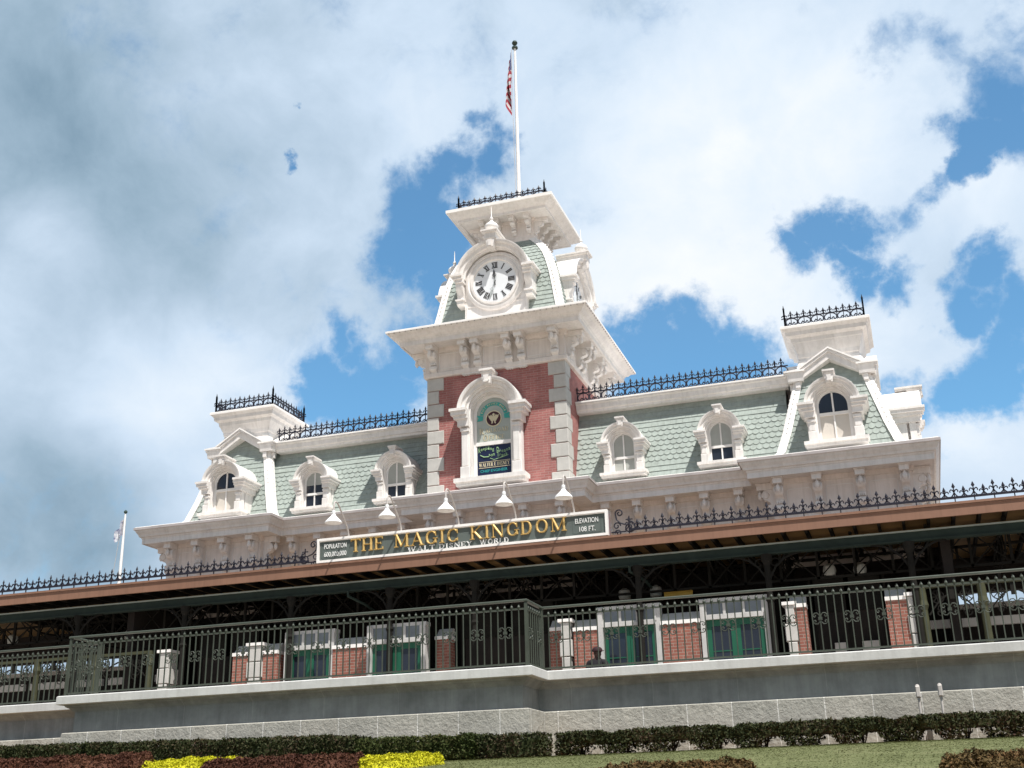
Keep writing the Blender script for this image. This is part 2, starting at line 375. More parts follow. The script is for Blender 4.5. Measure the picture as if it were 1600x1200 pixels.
# serif capitals: strokes on a unit-high em; (x0,z0,x1,z1,width) bars, arcs, serifs (x,z,halfwidth)
def serif_glyph(c):
    A, B = .15, .055                                # thick and thin stroke widths
    G = {
     'T': (.78, [(.39,0,.39,1,A),(.03,.965,.75,.965,.07)], [], [(.39,.02,.17),], [(.03,1,.83,.05),(.75,1,.83,.05)]),
     'H': (.90, [(.16,0,.16,1,A),(.74,0,.74,1,A),(.16,.5,.74,.5,B)], [], [(.16,.02,.16),(.16,.98,.16),(.74,.02,.16),(.74,.98,.16)], []),
     'E': (.74, [(.16,0,.16,1,A),(.1,.97,.64,.97,B),(.16,.5,.52,.5,B),(.1,.03,.68,.03,B)], [], [(.16,.02,.15),(.16,.98,.15)], [(.64,1,.82,.05),(.68,.0,.2,.05),(.52,.42,.58,.045)]),
     'M': (1.14, [(.18,0,.18,1,B),(.18,1,.57,.06,A),(.57,.06,.96,1,B),(.96,0,.96,1,A)], [], [(.18,.02,.14),(.12,.98,.12),(.96,.02,.17),(1.0,.98,.13)], []),
     'A': (.92, [(.13,0,.47,1,B),(.45,1,.80,0,A),(.24,.33,.69,.33,B)], [], [(.12,.02,.13),(.80,.02,.17)], []),
     'G': (.94, [(.79,.08,.79,.42,A)], [(.48,.5,.40,.5,38,318)], [(.77,.42,.16)], [(.79,.62,.95,.05)]),
     'I': (.42, [(.21,0,.21,1,A)], [], [(.21,.02,.17),(.21,.98,.17)], []),
     'C': (.86, [], [(.48,.5,.40,.5,42,318)], [], [(.79,.62,.95,.05),(.8,.08,.3,.04)]),
     'K': (.92, [(.17,0,.17,1,A),(.17,.42,.72,.98,B),(.34,.58,.80,0,A)], [], [(.17,.02,.16),(.17,.98,.16),(.74,.98,.13),(.82,.02,.15)], []),
     'N': (.96, [(.16,0,.16,1,B),(.14,1,.80,0,A),(.80,0,.80,1,B)], [], [(.16,.02,.13),(.1,.98,.1),(.80,.98,.13)], []),
     'D': (.92, [(.17,0,.17,1,A),(.17,.97,.42,.97,B),(.17,.03,.42,.03,B)], [(.40,.5,.40,.5,-90,90)], [(.14,.02,.12),(.14,.98,.12)], []),
     'O': (.98, [], [(.49,.5,.42,.5,0,360)], [], []),
     'W': (1.24, [(.12,1,.38,0,A),(.38,0,.62,.98,B),(.60,1,.86,0,A),(.86,0,1.12,1,B)], [], [(.12,.98,.15),(.60,.98,.13),(1.12,.98,.11)], []),
     'L': (.70, [(.17,0,.17,1,A),(.1,.03,.64,.03,B)], [], [(.17,.02,.16),(.17,.98,.16)], [(.63,.0,.24,.05)]),
     'S': (.68, [], [(.34,.74,.22,.24,20,270),(.34,.26,.24,.24,-160,90)], [], [(.56,.7,.97,.045),(.1,.03,.3,.045)]),
     'Y': (.88, [(.12,1,.44,.46,A),(.44,.46,.76,1,B),(.44,0,.44,.48,A)], [], [(.12,.98,.14),(.76,.98,.12),(.44,.02,.16)], []),
     'R': (.88, [(.17,0,.17,1,A),(.17,.97,.42,.97,B),(.17,.50,.42,.50,B),(.42,.5,.78,0,A)], [(.42,.735,.26,.235,-90,90)], [(.17,.02,.16),(.17,.98,.12),(.80,.02,.11)], []),
     'F': (.68, [(.16,0,.16,1,A),(.1,.97,.6,.97,B),(.16,.5,.5,.5,B)], [], [(.16,.02,.16),(.16,.98,.12)], [(.6,1,.82,.05),(.5,.42,.58,.045)]),
    }
    return G[c]
def serif(mb, txt, h, x0, x1, z, y, depth, bold=1., ridge=True, each=None):
    """lay out txt between x0 and x1, baseline z, front plane y"""
    tot = sum(.36 if c == ' ' else serif_glyph(c)[0]+.10 for c in txt)
    sx = (x1-x0)/tot; x = x0
    def bar(ax, az, bx, bz, wd):
        a = Vector((x+ax*sx, 0, z+az*h)); b = Vector((x+bx*sx, 0, z+bz*h)); d = (b-a)
        if d.length < 1e-6: return
        d.normalize(); n = Vector((-d.z, 0, d.x))*wd*h*bold*.5
        q = [a+n, b+n, b-n, a-n]
        vs = [(p.x, y+depth, p.z) for p in q]+[(p.x, y+depth*.35, p.z) for p in q]
        if ridge:
            e = d*min(wd*h*.4, (b-a).length*.3); vs += [tuple(a+e+Vector((0, y, 0))), tuple(b-e+Vector((0, y, 0)))]
            mb.add(vs, [(3,2,1,0),(0,1,5,4),(1,2,6,5),(2,3,7,6),(3,0,4,7),(4,5,9,8),(6,7,8,9),(5,6,9),(7,4,8)])
        else: mb.add(vs, [(3,2,1,0),(0,1,5,4),(1,2,6,5),(2,3,7,6),(3,0,4,7),(4,5,6,7)])
    for c in txt:
        if c == ' ': x += .36*sx; continue
        wd, bars, arcs, ser, tri = serif_glyph(c)
        for b in bars: bar(*b)
        for (cx, cz, rx, rz, a0, a1) in arcs:
            n = 16 if abs(a1-a0) > 200 else 9; pts = []
            for i in range(n+1):
                a = R(a0+(a1-a0)*i/n); wd2 = .055+.10*abs(math.cos(a))**1.3
                pts.append((cx+(rx-wd2/2)*math.cos(a), cz+(rz-.03)*math.sin(a), wd2))
            for i in range(n):
                p, q = pts[i], pts[i+1]; dx, dz = (q[0]-p[0])*.12, (q[1]-p[1])*.12
                bar(p[0]-dx, p[1]-dz, q[0]+dx, q[1]+dz, (p[2]+q[2])/2)
        for (sx_, sz_, hw) in ser: bar(sx_-hw, sz_, sx_+hw, sz_, .05)
        for (tx, t0, t1, tw) in tri: bar(tx, t0, tx, t1, tw)
        x += (wd+.10)*sx
        if each: each(mb); mb.v, mb.f, mb.mi = [], [], []

# ================================================================== STRUCTURE: ground, platform
def strip_sheet(name, prof, x0, x1, nx, mt, jitter=0, kind='structure', label=None):
    mb = MB(); vs = []; fs = []
    for i in range(nx+1):
        x = x0+(x1-x0)*i/nx
        for (y, z) in prof: vs.append((x, y, z))
    k = len(prof)
    for i in range(nx):
        for j in range(k-1): fs.append((i*k+j, (i+1)*k+j, (i+1)*k+j+1, i*k+j+1))
    mb.add(vs, fs); o = mb.build(name, mt, center=False, smooth=False); o['kind'] = kind
    if label: o['label'] = label
    return o
lawnm = leafmat('lawn_green', (.085,.095,.034), (.125,.135,.055), (.165,.165,.078), 2)
mulch = mat('mulch_brown', (.36,.22,.11), .95, .2, 12, bump=.02, bscale=20)
pave = mat('warm_plaza_paving', (.42,.33,.28), .85, .08, .6)
platm = mat('platform_paving', (.44,.38,.33), .8, .08, 1)
strip_sheet('plaza_ground', [(-900,-1.62),(2.5,-1.62),(4.0,-1.35),(6.6,-.12)], -900, 900, 1, pave)
strip_sheet('lawn', [(6.4,-.30),(7,-.02),(8,.15),(10,.34),(12,.52),(15,.74),(17.4,.885),(19.2,.93)], -60, 40, 60, lawnm)
strip_sheet('mulch_bed', [(17.15,.885),(18.9,.945)], -60, 40, 20, mulch)
strip_sheet('far_ground', [(6.5,-.7),(7.0,-.8),(19,.4),(34,1.2),(900,1.2)], -900, 900, 1, roofmat)
pf = MB(); pf.box(-60, 40, 19.3, 60, 1.3, 1.9); o = pf.build('platform_floor', platm, center=False); o['kind'] = 'structure'

# ================================================================== STATION
ST = thing('station_building', 'large Victorian railway station with red brick clock tower and sage green mansard roofs', 'railway station', (-10, 31, 1.9))
TX, TY, TH = -10.04, 31.0, 2.0
def square(cx, cy, h): return [(cx-h, cy-h), (cx+h, cy-h), (cx+h, cy+h), (cx-h, cy+h)]

# --- tower shaft
mb = MB(); mb.box(TX-TH, TX+TH, TY-TH, TY+TH, 5.7, 11.9); mb.build('tower_wall', brick, ST)
q0 = None
for sx in (1, -1):
    for k in range(9):
        wd = .50 if k % 2 == 0 else .35
        z1 = 11.80-k*.392; z0 = z1-.372
        xe = TX+sx*(TH+.035); ye = TY-TH-.035
        mb = MB(); a, b = (xe-wd, xe) if sx > 0 else (xe, xe+wd); bv = .018; e = ye+wd
        mb.add([(a+bv,ye,z0+bv),(b-bv,ye,z0+bv),(b-bv,ye,z1-bv),(a+bv,ye,z1-bv),(a,ye+bv,z0),(b,ye+bv,z0),(b,ye+bv,z1),(a,ye+bv,z1),(a,e,z0),(b,e,z0),(b,e,z1),(a,e,z1)],
               [(0,1,2,3),(4,5,1,0),(5,6,2,1),(6,7,3,2),(7,4,0,3),(4,8,9,5),(5,9,10,6),(6,10,11,7),(7,11,8,4),(8,11,10,9)])
        mb.build('quoin', quoinm, ST)
# --- tower frieze and main cornice
sq = square(TX, TY, TH)
mb = MB(); mb.sweep(sq, [(.0,11.80),(.09,11.80),(.11,11.83),(.11,11.93),(.06,11.97),(.05,12.55),(.09,12.58),(.12,12.68),(.14,12.685)], True)
mb.build('tower_frieze', trim2, ST)
mb = MB(); mb.sweep(sq, [(.10,12.685),(.57,12.685),(.575,12.66),(.62,12.66),(.62,12.79),(.64,12.80),(.66,12.84),(.74,12.88),(.80,12.95),(.88,12.98),(.90,12.985),(.905,13.0)], True)
mb.build('tower_cornice', trim, ST)
mb = MB(); mb.sweep(sq, [(.90,13.0),(.935,13.0),(.935,13.055),(.90,13.075),(-.15,13.28),(-.3,13.28)], True); mb.build('cornice_flashing', capm, ST)
# little drip pegs under the lip
mb = MB()
for i in range(34):
    x = TX-2.85+5.7*i/33; mb.box(x-.012, x+.012, TY-2.925, TY-2.90, 12.975, 12.999)
    y = TY-2.85+5.7*i/33; mb.box(TX+2.90, TX+2.925, y-.012, y+.012, 12.975, 12.999)
mb.build('cornice_pegs', lipm, ST)
# soffit coffers + frieze panels
def frame_xz(mb, x0, x1, z0, z1, y, t=.025, d=.015, ch=.0):
    if ch == 0:
        o = [(x0,z0),(x1,z0),(x1,z1),(x0,z1),(x0,z0)]; i = [(x0+t,z0+t),(x1-t,z0+t),(x1-t,z1-t),(x0+t,z1-t),(x0+t,z0+t)]
    else:
        def oc(a, b, c, e, k): return [(a+k,c),(b-k,c),(b-k*.35,c+k*.35),(b,c+k),(b,e-k),(b-k*.35,e-k*.35),(b-k,e),(a+k,e),(a+k*.35,e-k*.35),(a,e-k),(a,c+k),(a+k*.35,c+k*.35),(a+k,c)]
        o = oc(x0,x1,z0,z1,ch); i = oc(x0+t,x1-t,z0+t,z1-t,ch*.8)
    mb.band_xz(o, i, y-d, y+.01)
mb = MB()
BR = [-1.79,-.83,-.46,.46,.83,1.79]
for rot in range(4):
    mb.M = Matrix.Translation((TX, TY, 0)) @ Matrix.Rotation(R(90*rot), 4, 'Z')
    for a, b in ((-1.66,-.96),(-.33,.33),(.96,1.66)):
        M_ = mb.M; mb = MB(); mb.M = M_
        frame_xz(mb, a, b, 12.04, 12.50, -TH-.055, .022, .014)
        for (p, q, r_, s_) in ((a,b,-TH-.54,-TH-.52),(a,b,-TH-.16,-TH-.14),(a,a+.02,-TH-.52,-TH-.16),(b-.02,b,-TH-.52,-TH-.16)): mb.box(p, q, r_, s_, 12.665, 12.69)
        mb.build('frieze_panel', trim, ST)

def bracket(name, w, dep, h, parent, mtl, ball=.05, pos=(0,0,0), rz=0):
    """S-scroll console: wall plane y=0, soffit z=0, projects to -y"""
    mb = MB(); hb = .13*h+.03
    mb.box(-w*.62, w*.62, -dep, 0, -.035, -.004); mb.bbox(-w*.52, w*.52, -dep*.95, 0, -hb-.02, -.035, .012)
    P = []
    d2 = dep*.72
    # outer S curve
    for i in range(9):
        a = R(95-190*i/8); P.append((-d2*.62-.30*d2*math.cos(a)*1.0, -hb-.17*h+.15*h*math.sin(a)))
    top = [(-d2*.45, -hb-.02)]
    mid = [(-d2*.40,-hb-.36*h),(-d2*.30,-hb-.42*h),(-d2*.24,-hb-.50*h)]
    bot = [(-d2*.42,-.70*h-.02),(-d2*.46,-.76*h),(-d2*.44,-.83*h),(-d2*.32,-.88*h),(-d2*.16,-.90*h),(-d2*.14,-h)]
    pts = [(0,-hb-.02)]+top+P+mid+bot+[(0,-h)]
    mb.prism_yz([(y, z) for y, z in pts], -w*.40, w*.40)
    for q in (-1, 1):   # raised side rims
        for cyy, czz, rr in ((-d2*.66,-hb-.17*h,.11*h),(-d2*.30,-.79*h,.075*h)):
            vs = []; n = 12
            for k in range(n): vs.append((q*w*.40, cyy+rr*math.cos(2*math.pi*k/n), czz+rr*math.sin(2*math.pi*k/n)))
            for k in range(n): vs.append((q*w*.52, cyy+rr*.8*math.cos(2*math.pi*k/n), czz+rr*.8*math.sin(2*math.pi*k/n)))
            mb.add(vs, [(k,(k+1)%n,n+(k+1)%n,n+k) for k in range(n)]+[tuple(range(n,2*n))])
    for k in range(4): # fluted band
        x = -w*.40+w*.8*(k+.5)/4; mb.box(x-w*.07, x+w*.07, -d2*.52, -d2*.2, -.68*h, -.60*h)
    if ball:
        yb = -dep*.80
        mb.lathe([(.3*ball,-hb-.02),(.3*ball,-hb-.05),(ball*.9,-hb-.07),(ball*.95,-hb-.085),(ball*.75,-hb-.095),(ball*1.0,-hb-.12),(ball*1.1,-hb-.16),(ball*.8,-hb-.21),(ball*.3,-hb-.24),(.01,-hb-.245)], (0,yb,0), 12)
    o = mb.build(name, mtl, parent, smooth=True, at=pos); o.rotation_euler = (0,0,rz)
    return o
b0 = None
for rot in range(4):
    for x in BR:
        c, s_ = math.cos(R(90*rot)), math.sin(R(90*rot)); lx, ly = x, -TH-.05
        p = (TX+lx*c-ly*s_, TY+lx*s_+ly*c, 12.682)
        if b0 is None: b0 = bracket('tower_bracket', .22, .50, .80, ST, trim, .055, p)
        else: inst(b0, ST, p, R(90*rot))
mb = MB()
for x in BR[1:5]:
    for k in (-1,0,1):
        mb.lathe([(.012,0),(.028,-.06),(.02,-.065)], (TX+x+k*.065, TY-TH-.055, 11.80), 8)
mb.box(TX-.96, TX-.33, 28.90, 28.995, 11.765, 11.80); mb.box(TX+.33, TX+.96, 28.90, 28.995, 11.765, 11.80)
mb.build('guttae', trim, ST)

# ---- shingles
def shingle_face(mb, frame, rows, wid, halfw, hole=None):
    """frame(s)->(y,z,ny,nz) going up the slope; halfw(z)->(x0,x1); rows=[(s0, exposure, rounded)]"""
    for ri, (s0, ex, rnd) in enumerate(rows):
        y0, z0 = frame(s0)[:2]; y1, z1 = frame(s0+ex*1.15)[:2]
        t = Vector((0, y1-y0, z1-z0)); L = t.length; t.normalize(); n = Vector((0, -t.z, t.y))
        xa, xb = halfw(z0); k0 = math.floor(xa/wid)-1; k1 = math.ceil(xb/wid)+1
        off = .5*wid if ri % 2 else 0
        for k in range(k0, k1):
            cx = k*wid+off
            if cx < xa+wid*.02 or cx > xb-wid*.02: continue
            hw = wid*.485; g = random.uniform(-.0025, .0025); lift = .020+random.uniform(-.003, .004)
            if rnd: bt = [(-hw, ex*.40)]+[(hw*math.cos(R(180+a)), ex*.40+min(hw,ex*.42)*math.sin(R(180+a))) for a in (22,45,68,90,112,135,158)]+[(hw, ex*.40)]
            else: bt = [(-hw, 0), (hw, 0)]
            pts = bt+[(hw, L), (-hw, L)]; vs = []
            for (px, ps) in pts:
                px = min(max(cx+px+g, xa), xb); f = max(0, 1-ps/L)
                p = Vector((px, y0, z0))+t*ps+n*(lift*f+.003); vs.append(p)
            nb = len(bt); vs2 = [p-n*.018 for p in vs[:nb]]
            mb.add([tuple(p) for p in vs+vs2], [tuple(range(len(vs)))]+[(i, i+1, len(vs)+i+1, len(vs)+i) for i in range(nb-1)])

# --- clock stage: bell-curved mansard
CX = -9.96
BELL = [(1.95,13.15),(1.90,13.5),(1.83,13.85),(1.76,14.25),(1.66,14.75),(1.53,15.2),(1.40,15.52),(1.20,15.86),(.98,16.13),(.84,16.30)]
def bell_s(s):
    acc = 0
    for (h0, z0), (h1, z1) in zip(BELL, BELL[1:]):
        L = math.hypot(h1-h0, z1-z0)
        if acc+L >= s or (h1, z1) == BELL[-1]:
            f = (s-acc)/L; return -(h0+(h1-h0)*f), z0+(z1-z0)*f
        acc += L
def bell_h(z):
    for (h0, z0), (h1, z1) in zip(BELL, BELL[1:]):
        if z <= z1: return h0+(h1-h0)*(z-z0)/(z1-z0)
    return BELL[-1][0]
mb = MB(); vs = []
for h, z in BELL: vs += [(CX+x*h, TY+y*h, z) for x, y in ((-1,-1),(1,-1),(1,1),(-1,1))]
mb.add(vs, [(i*4+j, i*4+(j+1)%4, (i+1)*4+(j+1)%4, (i+1)*4+j) for i in range(len(BELL)-1) for j in range(4)])
for rot in (0, 1, 3):
    mb.M = Matrix.Translation((CX, TY, 0)) @ Matrix.Rotation(R(90*rot), 4, 'Z')
    rows = [(.06+i*.15, .15, 7 <= i or False) for i in range(7)]+[(.06+i*.15, .15, True) for i in range(7, 22)]
    rows = [(a, b, i >= 7) for i, (a, b, c) in enumerate(rows)]
    shingle_face(mb, bell_s, rows, .165, lambda z: (-bell_h(z)+.12, bell_h(z)-.12))
mb.build('bell_roof', green, ST)
mb = MB()
for sx in (-1, 1):
    for sy_ in (-1, 1):
        vs = []
        for h, z in BELL:
            o = .045; w_ = .17
            vs += [(CX+sx*(h-w_), TY+sy_*(h+o), z), (CX+sx*(h+o*.6), TY+sy_*(h+o), z), (CX+sx*(h+o), TY+sy_*(h+o*.6), z), (CX+sx*(h+o), TY+sy_*(h-w_), z), (CX+sx*(h-w_), TY+sy_*(h-w_), z)]
        n = len(BELL); mb.add(vs, [(i*5+j, i*5+(j+1)%5, (i+1)*5+(j+1)%5, (i+1)*5+j) for i in range(n-1) for j in range(5)]+[(0,1,2,3,4), tuple(range(n*5-1, n*5-6, -1))])
        # raised diamond ornaments
        s = .25
        while s < 3.3:
            y, z = bell_s(s); h = -y
            for (ax, ay) in ((sx*(h-.07), sy_*(h+.05)), (sx*(h+.05), sy_*(h-.07))):
                c = Vector((CX+ax, TY+ay, z)); e = .03
                mb.add([c+Vector((e,0,0)),c+Vector((0,e,0)),c+Vector((-e,0,0)),c+Vector((0,-e,0)),c+Vector((0,0,e*1.6)),c-Vector((0,0,e*1.6))],
                       [(0,1,4),(1,2,4),(2,3,4),(3,0,4),(1,0,5),(2,1,5),(3,2,5),(0,3,5)])
            s += .135
mb.build('corner_ribs', capm, ST)
# --- neck and top cornice
nk = square(-9.97, TY, .82)
mb = MB(); mb.sweep(nk, [(-.3,16.22),(.07,16.22),(.07,16.27),(.03,16.30),(.03,16.38),(0,16.40),(0,16.90),(.04,16.92),(.06,16.99)], True); mb.build('tower_neck', trim2, ST)
mb = MB(); mb.sweep(nk, [(.02,16.99),(.50,16.99),(.505,16.97),(.56,16.97),(.56,17.05),(.60,17.08),(.70,17.12),(.79,17.20),(.81,17.205)], True); mb.build('top_cornice', trim, ST)
mb = MB(); mb.sweep(nk, [(.80,17.205),(.845,17.205),(.845,17.30),(.80,17.325),(-.8,17.36)], True); mb.box(-10.5,-9.4,30.5,31.5,17.3,17.355); mb.build('top_flashing', capm, ST)
b1 = None
for rot in range(4):
    for x in (-.70,-.24,.24,.70):
        c, s_ = math.cos(R(90*rot)), math.sin(R(90*rot)); lx, ly = x, -.82
        p = (-9.97+lx*c-ly*s_, TY+lx*s_+ly*c, 16.987)
        if b1 is None: b1 = bracket('neck_bracket', .15, .44, .50, ST, trim, 0, p)
        else: inst(b1, ST, p, R(90*rot))

# --- iron cresting pattern (unit width u, height h) in the local xz plane
def scroll(cx, cz, r, a0, a1, n=8, shrink=.35, plane_y=0):
    return [(cx+r*(1-(1-shrink)*i/n)*math.cos(R(a0+(a1-a0)*i/n)), plane_y, cz+r*(1-(1-shrink)*i/n)*math.sin(R(a0+(a1-a0)*i/n))) for i in range(n+1)]
def spear(mb, x, z0, z1, r, yy=0):
    hd = .11
    mb.tube([(x,yy,z0),(x,yy,z1-hd)], r*.8, 4)
    b = z1-hd; w_ = r*1.9
    mb.add([(x-w_,yy,b+.02),(x,yy-w_*.6,b+.02),(x+w_,yy,b+.02),(x,yy+w_*.6,b+.02),(x,yy,z1),(x,yy,b-.02)],
           [(0,1,4),(1,2,4),(2,3,4),(3,0,4),(1,0,5),(2,1,5),(3,2,5),(0,3,5)])
def crest_unit_a(mb, u, h, r):
    hb = h*.52
    # horseshoe arc with inner scrolls
    for sg in (-1, 1):
        cx = u/2
        mb.tube([(cx+sg*u*.47*math.sin(R(a)), 0, hb*.52+hb*.47*-math.cos(R(a))) for a in (35,60,90,120,150,180)], r, 4)
        mb.tube(scroll(cx+sg*u*.16, hb*.30, u*.15, 90 if sg > 0 else 90, (90-sg*-400) if sg < 0 else -310+0, 9), r*.9, 4)
    mb.tube([(u/2,0,hb*.25),(u/2,0,hb)], r*.8, 4)
    for k, hh in ((0, h*.92), (.5, h)):
        spear(mb, u*k, hb if k else 0, hh, r)
        t = hh-hb
        for sg in (-1, 1):
            mb.tube([(u*k,0,hb+t*.22),(u*k+sg*u*.06,0,hb+t*.42),(u*k+sg*u*.14,0,hb+t*.48),(u*k+sg*u*.20,0,hb+t*.36),(u*k+sg*u*.17,0,hb+t*.24)], r*.8, 4)
            mb.tube([(u*k,0,hb+t*.20),(u*k+sg*u*.10,0,hb+t*.05),(u*k+sg*u*.25,0,hb)], r*.8, 4)
def crest_run(name, p0, p1, h, u, parent, r=.013, kind='a', post=True, label=None):
    p0, p1 = Vector(p0), Vector(p1); L = (p1-p0).length; n = max(1, round(L/u)); u = L/n
    ang = math.atan2(p1.y-p0.y, p1.x-p0.x); base = Matrix.Translation(p0) @ Matrix.Rotation(ang, 4, 'Z')
    mb = MB()
    for i in range(n):
        mb.M = base @ Matrix.Translation((i*u, 0, 0))
        if kind == 'a': crest_unit_a(mb, u, h, r)
        else:
            zb = h*.24
            for k, hh in ((.0, h), (.5, h*.82)):
                spear(mb, u*k, 0 if k == 0 else zb, hh, r); q = u/.385; t = hh-zb
                for sg in (-1, 1):
                    mb.tube([(u*k,0,zb+t*.36),(u*k+sg*.028*q,0,zb+t*.50),(u*k+sg*.058*q,0,zb+t*.54),(u*k+sg*.080*q,0,zb+t*.46),(u*k+sg*.076*q,0,zb+t*.36)], r*.8, 4)
                    mb.tube([(u*k,0,zb+t*.34),(u*k+sg*.022*q,0,zb+t*.20),(u*k+sg*.055*q,0,zb+t*.07),(u*k+sg*.093*q,0,zb)], r*.8, 4)
    mb.M = base
    if kind == 'a':
        mb.box(0, L, -.012, .012, 0, .022); mb.box(0, L, -.014, .014, h*.52-.012, h*.52+.014)
    else:
        mb.box(0, L, -.02, .02, h*.24-.022, h*.24+.022)
    if post:
        for x in (0, L):
            mb.box(x-.022, x+.022, -.022, .022, 0, h*1.12); mb.lathe([(.03,0),(.012,.06),(.002,.12)], (x, 0, h*1.12), 8)
    return mb.build(name, iron, parent)
h = 1.36; c4 = [(-9.97-h,TY-h,17.335),(-9.97+h,TY-h,17.335),(-9.97+h,TY+h,17.335),(-9.97-h,TY+h,17.335)]
for i in range(4): crest_run('iron_cresting', c4[i], c4[(i+1)%4], .42, .33, ST, .019)

# --- wing mansards
def wing_s(s, yb=29.64, zb=8.42, k=.33):
    L = math.sqrt(1+k*k); return yb+s*k/L, zb+s/L
def wing_roof(x0, x1):
    mb = MB(); ye, ze = wing_s(2.4); mb.add([(x0,29.64,8.42),(x1,29.64,8.42),(x1,ye,ze),(x0,ye,ze)], [(0,1,2,3)])
    rows = [(i*.163, .163, 3 <= i <= 9) for i in range(14)]
    shingle_face(mb, wing_s, rows, .168, lambda z: (x0, x1))
    mb.build('mansard_roof', green, ST)
wing_roof(-17.6, TX-TH); wing_roof(TX+TH, -2.35)
for (x0, x1) in ((-17.45, TX-TH-.002), (TX+TH+.002, -2.25)):
    mb = MB(); mb.prism_yz([(30.40,10.60),(30.10,10.60),(30.09,10.66),(30.05,10.68),(30.03,10.80),(29.98,10.83),(29.98,10.86),(30.40,10.88)], x0, x1); mb.build('roof_fascia', trim, ST)
    mb = MB(); mb.prism_yz([(29.955,10.862),(29.955,10.905),(30.2,10.93),(34,10.98),(34,10.862)], x0, x1); mb.build('roof_edge', capm, ST)
crest_run('iron_cresting', (TX+TH+.03, 30.12, 10.92), (-2.2, 30.12, 10.92), .53, .345, ST, .018, 'a', False)
crest_run('iron_cresting', (-17.4, 30.12, 10.92), (TX-TH-.03, 30.12, 10.92), .53, .345, ST, .018, 'a', False)

